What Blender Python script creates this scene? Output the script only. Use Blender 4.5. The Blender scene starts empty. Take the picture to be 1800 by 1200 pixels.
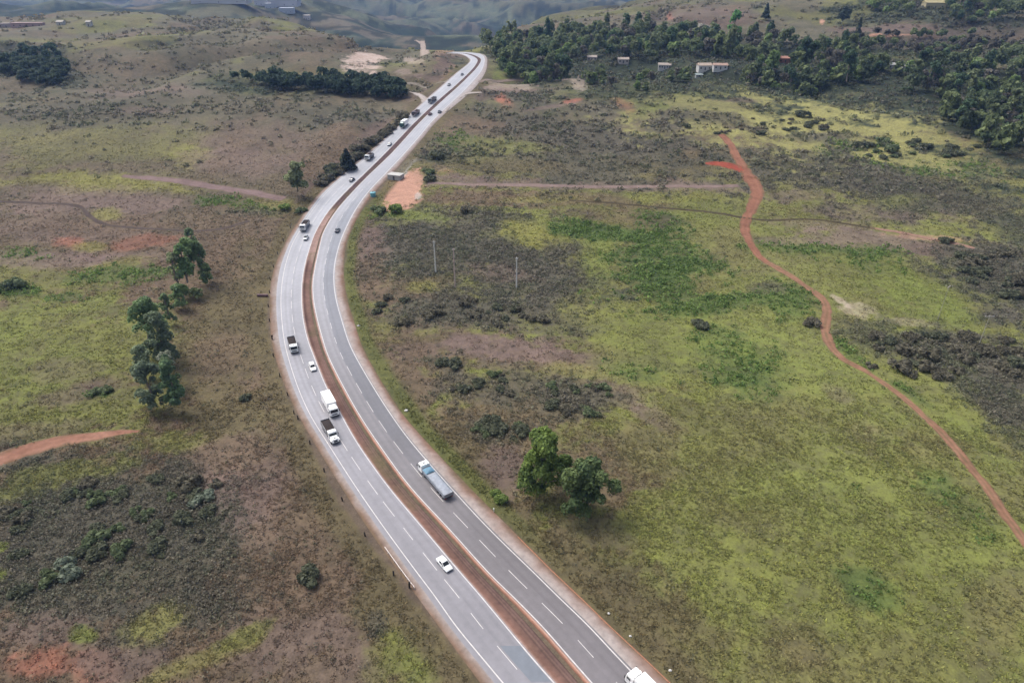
import bpy, bmesh, math, random
import numpy as np
from mathutils import Vector, Matrix

C = bpy.context.scene
COL = C.collection
RNG = np.random.default_rng(11)
random.seed(5)
R = math.radians

# ------------------------------------------------------------------ camera, world, sun, exposure
CAM_Z = 114.0
PITCH = R(30.0)
FPX = 1216.0                                   # focal length in source pixels (1800 wide)
cd = bpy.data.cameras.new('camera')
cam = bpy.data.objects.new('camera', cd)
COL.objects.link(cam)
cam.location = (0, 0, CAM_Z)
cam.rotation_euler = (R(90) - PITCH, 0, 0)
cd.sensor_width = 36
cd.lens = 36 * FPX / 1800
cd.clip_start = 0.5
cd.clip_end = 30000
C.camera = cam

SUN_EL, SUN_AZ = R(58), R(-60)                 # azimuth measured from +Y towards +X
w = bpy.data.worlds.new('World')
C.world = w
w.use_nodes = True
nt = w.node_tree
nt.nodes.clear()
sky = nt.nodes.new('ShaderNodeTexSky')
sky.sky_type = 'NISHITA'
sky.sun_disc = False
sky.sun_elevation = SUN_EL
sky.sun_rotation = SUN_AZ
sky.air_density = 1.0
sky.dust_density = 6.0
sky.ozone_density = 1.0
bg = nt.nodes.new('ShaderNodeBackground')
bg.inputs['Strength'].default_value = 0.125
out = nt.nodes.new('ShaderNodeOutputWorld')
hs = nt.nodes.new('ShaderNodeHueSaturation')      # a veiled, whitish sky
hs.inputs['Saturation'].default_value = 0.55
nt.links.new(sky.outputs[0], hs.inputs['Color'])
nt.links.new(hs.outputs[0], bg.inputs[0])
nt.links.new(bg.outputs[0], out.inputs[0])

sl = bpy.data.lights.new('sun', 'SUN')
sl.energy = 1.25
sl.angle = R(24)
sl.color = (1.0, 0.95, 0.88)
sun = bpy.data.objects.new('sun', sl)
COL.objects.link(sun)
dv = Vector((math.sin(SUN_AZ) * math.cos(SUN_EL), math.cos(SUN_AZ) * math.cos(SUN_EL), math.sin(SUN_EL)))
sun.rotation_euler = dv.to_track_quat('Z', 'Y').to_euler()
sun.location = (-200, 100, 400)

C.view_settings.view_transform = 'Standard'
C.view_settings.look = 'None'
C.view_settings.gamma = 1
C.view_settings.exposure = 1.05
C.cycles.use_denoising = True
C.cycles.max_bounces = 4
C.cycles.diffuse_bounces = 2
C.cycles.glossy_bounces = 2
C.cycles.transparent_max_bounces = 4
C.cycles.volume_bounces = 1
GAIN = 2.3                                     # displayed linear value per unit of albedo

# ------------------------------------------------------------------ small helpers
def lin(c):
    c = np.asarray(c, float) / 255.0
    return np.where(c <= 0.04045, c / 12.92, ((c + 0.055) / 1.055) ** 2.4)

def alb(*c):
    return np.clip(lin(c) / GAIN, 0.004, 0.9)

def sstep(a, b, x):
    t = np.clip((x - a) / (b - a), 0, 1)
    return t * t * (3 - 2 * t)

def _hash(ix, iy, seed):
    h = (ix.astype(np.int64) * 374761393 + iy.astype(np.int64) * 668265263 + seed * 1442695041) & 0xffffffff
    h = ((h ^ (h >> 13)) * 1274126177) & 0xffffffff
    h = h ^ (h >> 16)
    return (h & 0xffffff) / float(0xffffff)

def vnoise(x, y, seed=0):
    x = np.asarray(x, float); y = np.asarray(y, float)
    ix = np.floor(x); iy = np.floor(y)
    fx = x - ix; fy = y - iy
    fx = fx * fx * fx * (fx * (6 * fx - 15) + 10); fy = fy * fy * fy * (fy * (6 * fy - 15) + 10)
    a = _hash(ix, iy, seed); b = _hash(ix + 1, iy, seed)
    c = _hash(ix, iy + 1, seed); d = _hash(ix + 1, iy + 1, seed)
    return (a * (1 - fx) + b * fx) * (1 - fy) + (c * (1 - fx) + d * fx) * fy

def fbm(x, y, s, seed=0, octv=4):
    t = 0; amp = 1; tot = 0
    for k in range(octv):
        ca, sa = math.cos(0.6 + k), math.sin(0.6 + k)
        t = t + amp * vnoise((x * ca - y * sa) / s + 17.3 * k, (x * sa + y * ca) / s - 9.1 * k, seed + k)
        tot += amp; amp *= 0.5; s = s * 0.5
    return t / tot - 0.5

# ------------------------------------------------------------------ the lie of the land
def base_height(X, Y):
    X = np.asarray(X, float); Y = np.asarray(Y, float)
    a = X / np.maximum(Y, 60.0)
    z = 27.0 * sstep(190, 570, Y)
    z = z + 10 * sstep(560, 900, Y) * sstep(-0.15, -0.4, a)
    z = z + 50 * sstep(0.0, 0.62, a) * sstep(520, 1030, Y) + 10 * sstep(0.02, 0.2, a) * sstep(560, 900, Y)
    yc = 650 + 270 * sstep(-0.16, -0.34, a) + 420 * sstep(-0.08, 0.10, a)
    z = z - (z + 70 + 0.016 * np.clip(Y - 1000, 0, 2200)) * sstep(yc, yc + 520, Y)
    far = sstep(1150, 1700, Y)
    r1 = 0.5 - np.abs(fbm(X, Y, 760, 31, 2)) * 2.2; r2 = 0.5 - np.abs(fbm(X, Y, 300, 37, 3)) * 2.2
    z = z + far * (110 * r1 + 75 * r2 - 35)
    z = z + 95 * sstep(-0.16, -0.42, a) * sstep(1050, 1420, Y) * sstep(2300, 1500, Y) + 45 * sstep(-0.3, -0.2, a) * sstep(0.08, 0.0, a) * sstep(1020, 1350, Y) * sstep(2200, 1500, Y)
    z = z + 700 * sstep(3000, 5600, Y + 0.15 * np.abs(X) + 900 * fbm(X, Y, 1500, 41, 3))
    return z

def ray_dir(px, py):
    u = px - 900.0; v = py - 600.0
    return np.array([u, FPX * math.cos(PITCH) - v * math.sin(PITCH), -FPX * math.sin(PITCH) - v * math.cos(PITCH)])

def hit(px, py, hf):
    d = ray_dir(px, py); d = d / np.linalg.norm(d[:2])
    t = np.concatenate([np.arange(20, 1200, 1.0), np.arange(1200, 7000, 6.0)])
    X = d[0] * t; Y = d[1] * t; Zr = CAM_Z + d[2] * t
    below = Zr < hf(X, Y)
    if not below.any():
        return np.array([X[-1], Y[-1]])
    k = int(np.argmax(below))
    lo, hi = t[max(k - 1, 0)], t[k]
    for _ in range(18):
        m = 0.5 * (lo + hi)
        if CAM_Z + d[2] * m < hf(d[0] * m, d[1] * m): hi = m
        else: lo = m
    return np.array([d[0] * hi, d[1] * hi])

# the highway as seen lines on the land: left verge, left line, inner left, inner right, right line, right verge
ROWS = [
    (1500, 1072, 1132, 1235, 1300, 1415, 1489), (1240, 878, 916, 1008, 1073, 1166, 1219), (1198, 847, 881, 971, 1036, 1125, 1175),
    (1150, 811, 841, 929, 994, 1079, 1125), (1100, 774, 800, 887.5, 950, 1032.5, 1071), (1050, 738, 765, 846, 901, 980.5, 1020),
    (1005, 704, 731, 807, 855, 935, 972), (930, 651, 676, 744, 788, 858, 897), (855, 602, 624, 681, 718.5, 789, 822),
    (780, 556, 576, 628, 664, 723.5, 752), (730, 527, 545, 600, 631, 687, 708), (680, 504, 523, 573, 603, 655, 675),
    (630, 487, 507, 553, 578, 626, 646), (600, 480, 500, 541.7, 568, 612, 632), (567, 477, 496, 534, 559, 601.7, 622),
    (533, 476, 494, 530.5, 552, 592, 611), (500, 478, 496, 531, 550, 587, 605), (467, 485, 502, 536, 555, 588, 603),
    (433, 500, 513, 546, 562.5, 596, 607), (407, 514, 527, 556, 570, 606, 616), (373, 537, 548, 577, 590.5, 623, 633),
    (340, 562, 574, 606, 619, 646, 656), (307, 600, 611, 640, 651, 677, 687), (273, 642, 653, 674.5, 687, 709, 717),
    (240, 681, 688, 706, 717, 738, 745), (220, 701, 708, 725, 735, 754, 761), (197, 725, 731, 749, 758, 776, 785),
    (173, 751, 757, 775, 784, 802, 814), (150, 778, 784, 802, 809.5, 825, 838), (127, 804, 809, 826, 833, 845, 853)]
BEND = [  # beyond the crest of the cutting the road swings left: one (x, y) per line
    ((826, 109), (829, 109), (839, 109.5), (846, 109), (851, 110), (856, 111)),
    ((822, 101.5), (824, 101.5), (836, 103), (843.5, 102.5), (850.5, 102), (856, 103)),
    ((814, 97.3), (816, 97.3), (825, 97.6), (832, 97.2), (844, 96), (850, 96)),
    ((804, 95.2), (805, 95.2), (812, 95), (816, 94.6), (826, 93.4), (830, 93)),
    ((785, 94.4), (785, 94.2), (788, 93.8), (790, 93.3), (794, 92.2), (796, 91.8))]
_lines = [[] for _ in range(6)]
for r in ROWS:
    for k in range(6):
        _lines[k].append(hit(r[k + 1], r[0], base_height))
for b in BEND:
    for k in range(6):
        _lines[k].append(hit(b[k][0], b[k][1], base_height))

def catmull(P, n=8):
    P = np.asarray(P, float)
    Q = np.vstack([2 * P[0] - P[1], P, 2 * P[-1] - P[-2]])
    o = []
    for i in range(1, len(Q) - 2):
        p0, p1, p2, p3 = Q[i - 1], Q[i], Q[i + 1], Q[i + 2]
        for t in np.linspace(0, 1, n, endpoint=False):
            o.append(0.5 * (2 * p1 + (p2 - p0) * t + (2 * p0 - 5 * p1 + 4 * p2 - p3) * t * t + (3 * p1 - p0 - 3 * p2 + p3) * t ** 3))
    o.append(P[-1])
    return np.array(o)

def smooth(P, it=2):
    P = np.array(P, float)
    for _ in range(it):
        P[1:-1] = 0.25 * P[:-2] + 0.5 * P[1:-1] + 0.25 * P[2:]
    return P

NS = 10
LN = [smooth(catmull(np.array(l), NS), 10) for l in _lines]      # smooth plan curves, index-matched
CEN = 0.5 * (LN[2] + LN[3])
def _gap(A, Bp): return np.min(np.linalg.norm(A[:, None] - Bp[None], axis=2), axis=1)
HALF = np.maximum(_gap(CEN, LN[0]), _gap(CEN, LN[5]))
_sub = slice(0, None, 3)

def road_dist(X, Y):
    """distance to the outer edge of the highway corridor (negative inside)"""
    X = np.asarray(X, float); Y = np.asarray(Y, float)
    P = CEN[_sub]; Hh = HALF[_sub]
    best = np.full(X.shape, 1e9)
    for i in range(len(P) - 1):
        ax, ay = P[i]; bx, by = P[i + 1]
        dx, dy = bx - ax, by - ay
        L2 = dx * dx + dy * dy + 1e-9
        t = np.clip(((X - ax) * dx + (Y - ay) * dy) / L2, 0, 1)
        d = np.hypot(X - ax - t * dx, Y - ay - t * dy) - (Hh[i] + (Hh[i + 1] - Hh[i]) * t)
        best = np.minimum(best, d)
    return best

def side(X, Y):
    """+1 right of the highway, -1 left (by the road centre at the same distance)"""
    o = np.argsort(CEN[:, 1])
    return np.where(np.asarray(X) > np.interp(Y, CEN[o, 1], CEN[o, 0]), 1.0, -1.0)

def gully(X, Y):
    return sstep(0.085, 0.0, np.abs(fbm(X, Y, 210, 131, 3))) * sstep(420, 540, Y)

MOUNDS = []     # (x, y, rx, ry, h)
def und(X, Y):
    Y0 = np.clip(Y, 0, 1e9)
    k = 0.35 + 0.65 * sstep(150, 500, Y0)
    z = k * (9 * fbm(X, Y, 190, 3, 2) + 3.4 * fbm(X, Y, 60, 7, 2)) + 0.5 * fbm(X, Y, 11, 9, 2)
    z = z - 9 * gully(X, Y0) + 9 * fbm(X, Y, 95, 133, 2) * sstep(430, 560, Y0)
    for (mx, my, rx, ry, h) in MOUNDS:
        q = ((X - mx) / rx) ** 2 + ((Y - my) / ry) ** 2
        z = z + h * np.exp(-q * 1.5)
    return z

def height(X, Y, rd=None):
    X = np.asarray(X, float); Y = np.asarray(Y, float)
    if rd is None: rd = road_dist(X, Y)
    return base_height(X, Y) + und(X, Y) * sstep(-1, 28, rd) * sstep(1500, 1100, Y)

_c = hit(772, 112, base_height); MOUNDS.append((_c[0], _c[1] + 25, 26, 60, 9))
_c = hit(640, 240, base_height); MOUNDS.append((_c[0] - 10, _c[1], 16, 60, 4))
_c = hit(250, 90, base_height); MOUNDS.append((_c[0], _c[1], 110, 90, 9))
_c = hit(560, 95, base_height); MOUNDS.append((_c[0], _c[1], 70, 90, 8))

_hc = {}
def at(px, py):
    """the point of the land that a pixel of the photograph looks at"""
    k = (px, py)
    if k not in _hc:
        d = ray_dir(px, py); d = d / np.linalg.norm(d[:2])
        p0 = hit(px, py, base_height)
        t0 = np.hypot(*p0)
        ts = np.linspace(max(20, t0 * 0.75 - 10), t0 * 1.35 + 30, 420)
        X = d[0] * ts; Y = d[1] * ts
        b = (CAM_Z + d[2] * ts) < height(X, Y)
        if b.any():
            i = int(np.argmax(b)); lo, hi = ts[max(i - 1, 0)], ts[i]
            for _ in range(8):
                m = 0.5 * (lo + hi)
                if CAM_Z + d[2] * m < float(height(np.array([d[0] * m]), np.array([d[1] * m]))[0]): hi = m
                else: lo = m
            t0 = hi
        _hc[k] = np.array([d[0] * t0, d[1] * t0])
    return _hc[k]

def gz(x, y):
    return float(height(np.array([x]), np.array([y]))[0])

# ------------------------------------------------------------------ materials
MATS = {}
def nodes(name):
    m = bpy.data.materials.new(name); m.use_nodes = True
    t = m.node_tree; b = t.nodes['Principled BSDF']
    MATS[name] = m
    return m, t, b

def N(t, typ, **kw):
    n = t.nodes.new(typ)
    for k, v in kw.items(): setattr(n, k, v)
    return n

def noise_node(t, scale, detail=3, rough=0.6):
    tc = N(t, 'ShaderNodeTexCoord')
    n = N(t, 'ShaderNodeTexNoise')
    n.inputs['Scale'].default_value = scale; n.inputs['Detail'].default_value = detail; n.inputs['Roughness'].default_value = rough
    t.links.new(tc.outputs['Object'], n.inputs['Vector'])
    return n

def ramp(t, src, lo, hi, a=0.0, b=1.0):
    r = N(t, 'ShaderNodeMapRange'); r.clamp = True
    r.inputs['From Min'].default_value = lo; r.inputs['From Max'].default_value = hi
    r.inputs['To Min'].default_value = a; r.inputs['To Max'].default_value = b
    t.links.new(src, r.inputs['Value'])
    return r.outputs[0]

def simple(name, col, rough=0.6, metal=0.0, spec=0.5, coat=0.0, var=0.08, scale=3.0):
    if name in MATS: return MATS[name]
    m, t, b = nodes(name)
    n = noise_node(t, scale)
    mx = N(t, 'ShaderNodeMix', data_type='RGBA')
    c = np.asarray(col, float)
    mx.inputs[6].default_value = (*np.clip(c * (1 - 2 * var), 0, 1), 1)
    mx.inputs[7].default_value = (*np.clip(c * (1 + 2 * var), 0, 1), 1)
    t.links.new(n.outputs[0], mx.inputs[0])
    t.links.new(mx.outputs[2], b.inputs['Base Color'])
    b.inputs['Roughness'].default_value = rough
    b.inputs['Metallic'].default_value = metal
    b.inputs['Specular IOR Level'].default_value = spec
    b.inputs['Coat Weight'].default_value = coat
    return m

def attr_mat(name, rough=0.9, spec=0.15, var=0.25, scale=1.2, transl=0.0, bump=0.0):
    m, t, b = nodes(name)
    a = N(t, 'ShaderNodeAttribute', attribute_name='Col')
    n = noise_node(t, scale, 4)
    f = ramp(t, n.outputs[0], 0.25, 0.75, 1 - var, 1 + var)
    v = N(t, 'ShaderNodeVectorMath', operation='SCALE')
    t.links.new(a.outputs['Color'], v.inputs[0]); t.links.new(f, v.inputs['Scale'])
    t.links.new(v.outputs[0], b.inputs['Base Color'])
    b.inputs['Roughness'].default_value = rough
    b.inputs['Specular IOR Level'].default_value = spec
    if transl:
        tr = N(t, 'ShaderNodeBsdfTranslucent'); ms = N(t, 'ShaderNodeMixShader'); ms.inputs[0].default_value = transl
        t.links.new(v.outputs[0], tr.inputs['Color']); t.links.new(b.outputs[0], ms.inputs[1]); t.links.new(tr.outputs[0], ms.inputs[2])
        t.links.new(ms.outputs[0], t.nodes['Material Output'].inputs['Surface'])
    if bump:
        bp = N(t, 'ShaderNodeBump'); bp.inputs['Strength'].default_value = bump; bp.inputs['Distance'].default_value = 0.1
        t.links.new(n.outputs[0], bp.inputs['Height']); t.links.new(bp.outputs[0], b.inputs['Normal'])
    return m

# the ground: two colours per place, mixed by tussock-sized noise, plus soil-sized mottling
m, t, b = nodes('ground_soil_and_grass')
A = N(t, 'ShaderNodeAttribute', attribute_name='ColA')
B = N(t, 'ShaderNodeAttribute', attribute_name='ColB')
n1 = noise_node(t, 0.42, 5, 0.62)
n2 = noise_node(t, 0.075, 3, 0.6)
n3 = noise_node(t, 2.2, 3, 0.7)
n4 = noise_node(t, 0.016, 3, 0.6)
ad = N(t, 'ShaderNodeMath', operation='MULTIPLY_ADD'); ad.inputs[1].default_value = 0.7
t.links.new(n2.outputs[0], ad.inputs[0]); t.links.new(n1.outputs[0], ad.inputs[2])
fac = ramp(t, ad.outputs[0], 0.68, 1.0)
mx = N(t, 'ShaderNodeMix', data_type='RGBA')
t.links.new(fac, mx.inputs[0]); t.links.new(B.outputs['Color'], mx.inputs[6]); t.links.new(A.outputs['Color'], mx.inputs[7])
f3 = ramp(t, n3.outputs[0], 0.25, 0.75, 0.72, 1.28)
f4 = ramp(t, n4.outputs[0], 0.3, 0.7, 0.88, 1.12)
mm = N(t, 'ShaderNodeMath', operation='MULTIPLY'); t.links.new(f3, mm.inputs[0]); t.links.new(f4, mm.inputs[1])
sc = N(t, 'ShaderNodeVectorMath', operation='SCALE')
t.links.new(mx.outputs[2], sc.inputs[0]); t.links.new(mm.outputs[0], sc.inputs['Scale'])
t.links.new(sc.outputs[0], b.inputs['Base Color'])
b.inputs['Roughness'].default_value = 0.95
b.inputs['Specular IOR Level'].default_value = 0.1
bp = N(t, 'ShaderNodeBump'); bp.inputs['Strength'].default_value = 0.8; bp.inputs['Distance'].default_value = 0.5
t.links.new(n1.outputs[0], bp.inputs['Height']); t.links.new(bp.outputs[0], b.inputs['Normal'])
M_GROUND = m

M_LEAF = attr_mat('leaves', 0.75, 0.25, 0.25, 0.5, transl=0.42)
M_GRASS = attr_mat('grass_blades', 0.9, 0.1, 0.2, 0.8, transl=0.5)
M_ASPH = attr_mat('worn_asphalt', 0.55, 0.5, 0.10, 0.8)
M_DUST = attr_mat('red_dust_and_gravel', 0.95, 0.1, 0.22, 0.9, bump=0.4)
M_BARK = simple('bark', (0.16, 0.13, 0.11), 0.9, spec=0.1, var=0.2)
M_LINE = simple('road_paint', (0.43, 0.41, 0.40), 0.6, var=0.2, scale=0.9)

# ------------------------------------------------------------------ mesh makers
def mesh_from(name, V, F, mat=None, col=None, smooth_=False, extra=None):
    """V (n,3); F (m,k) with one k; col (n,3) point colours"""
    me = bpy.data.meshes.new(name)
    V = np.ascontiguousarray(V, np.float32); F = np.ascontiguousarray(F, np.int32)
    me.vertices.add(len(V)); me.vertices.foreach_set('co', V.ravel())
    k = F.shape[1]
    me.loops.add(F.size); me.loops.foreach_set('vertex_index', F.ravel())
    me.polygons.add(len(F))
    me.polygons.foreach_set('loop_start', np.arange(0, F.size, k, dtype=np.int32))
    if smooth_: me.polygons.foreach_set('use_smooth', np.ones(len(F), bool))
    me.update(calc_edges=True)
    for nm, c in ([('Col', col)] if col is not None else []) + list((extra or {}).items()):
        a = me.color_attributes.new(nm, 'FLOAT_COLOR', 'POINT')
        rgba = np.ones((len(V), 4), np.float32); rgba[:, :3] = c
        a.data.foreach_set('color', rgba.ravel())
    if mat: me.materials.append(mat)
    return me

def link(name, me, parent=None):
    o = bpy.data.objects.new(name, me); COL.objects.link(o)
    if parent is not None: o.parent = parent
    return o

def tag(o, label=None, cat=None, group=None, kind=None):
    if label: o['label'] = label
    if cat: o['category'] = cat
    if group: o['group'] = group
    if kind: o['kind'] = kind
    return o

def empty(name, loc, rz=0.0):
    o = bpy.data.objects.new(name, None); COL.objects.link(o)
    o.location = loc; o.rotation_euler = (0, 0, rz); o.empty_display_size = 1
    return o

def copy_tree(o, parent=None):
    c = o.copy(); COL.objects.link(c); c.parent = parent
    for ch in list(o.children): copy_tree(ch, c)
    return c

def grid_faces(nr, nc):
    i = np.arange(nr * nc).reshape(nr, nc)
    return np.stack([i[:-1, :-1].ravel(), i[:-1, 1:].ravel(), i[1:, 1:].ravel(), i[1:, :-1].ravel()], 1)

# ------------------------------------------------------------------ what grows where: classes and patches
#            colour A           colour B        scrub fern grass
CLS = {
    'grass':  ((134, 138, 76), (112, 112, 74), 0.00, 0.0, 1.0),
    'bright': ((134, 144, 76), (110, 114, 70), 0.00, 0.0, 1.0),
    'gleft':  ((128, 131, 72), (106, 105, 70), 0.01, 0.0, 1.0),
    'yel':    ((152, 152, 84), (122, 118, 70), 0.0, 0.0, 1.0),
    'dry':    ((126, 108, 90), (98, 86, 72), 0.04, 0.0, 0.8),
    'olive':  ((116, 106, 78), (96, 88, 68), 0.02, 0.0, 0.9),
    'scrub':  ((104, 99, 86), (84, 82, 72), 0.85, 0.0, 0.3),
    'lowscrub': ((108, 102, 84), (86, 84, 70), 0.35, 0.0, 0.5),
    'dirt':   ((138, 118, 112), (112, 96, 90), 0.02, 0.0, 0.15),
    'fern':   ((90, 108, 60), (74, 90, 54), 0.0, 1.0, 0.1),
    'meadow': ((166, 162, 102), (140, 136, 90), 0.01, 0.0, 0.5),
    'red':    ((188, 122, 100), (150, 100, 84), 0.0, 0.0, 0.0),
    'orange': ((206, 160, 138), (184, 144, 124), 0.0, 0.0, 0.0),
    'hill':   ((118, 112, 92), (94, 92, 76), 0.06, 0.0, 0.3),
    'white':  ((214, 196, 184), (190, 166, 152), 0.0, 0.0, 0.0),
    'concrete': ((196, 194, 188), (180, 176, 170), 0.0, 0.0, 0.0),
    'forest': ((72, 80, 62), (54, 60, 50), 0.5, 0.0, 0.1),
    'far':    ((112, 116, 90), (82, 90, 72), 0.0, 0.0, 0.0),
    'verge':  ((112, 116, 66), (88, 94, 56), 0.0, 0.0, 1.0),
    'bare':   ((122, 106, 96), (102, 88, 80), 0.05, 0.0, 0.3),
}
CK = list(CLS)
SOILK = 1.3
CV = {k: np.concatenate([SOILK * alb(*v[0]), SOILK * alb(*v[1]), np.array(v[2:])]) for k, v in CLS.items()}

PATCH = []
def P(cx, cy, rx, ry, rot, cls, s=1.0):
    c, sn = math.cos(R(rot)), math.sin(R(rot))
    p0 = at(cx, cy)
    ra, rb = (0.5, 0.5) if cy < 160 else (0.7, 0.7)
    def ax(dx, dy):
        a = at(cx + dx, cy + dy); b = at(cx - dx, cy - dy)
        return 0.5 * (a - b)
    PATCH.append((p0, ax(rx * c, rx * sn), ax(-ry * sn, ry * c), cls, s))

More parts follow.
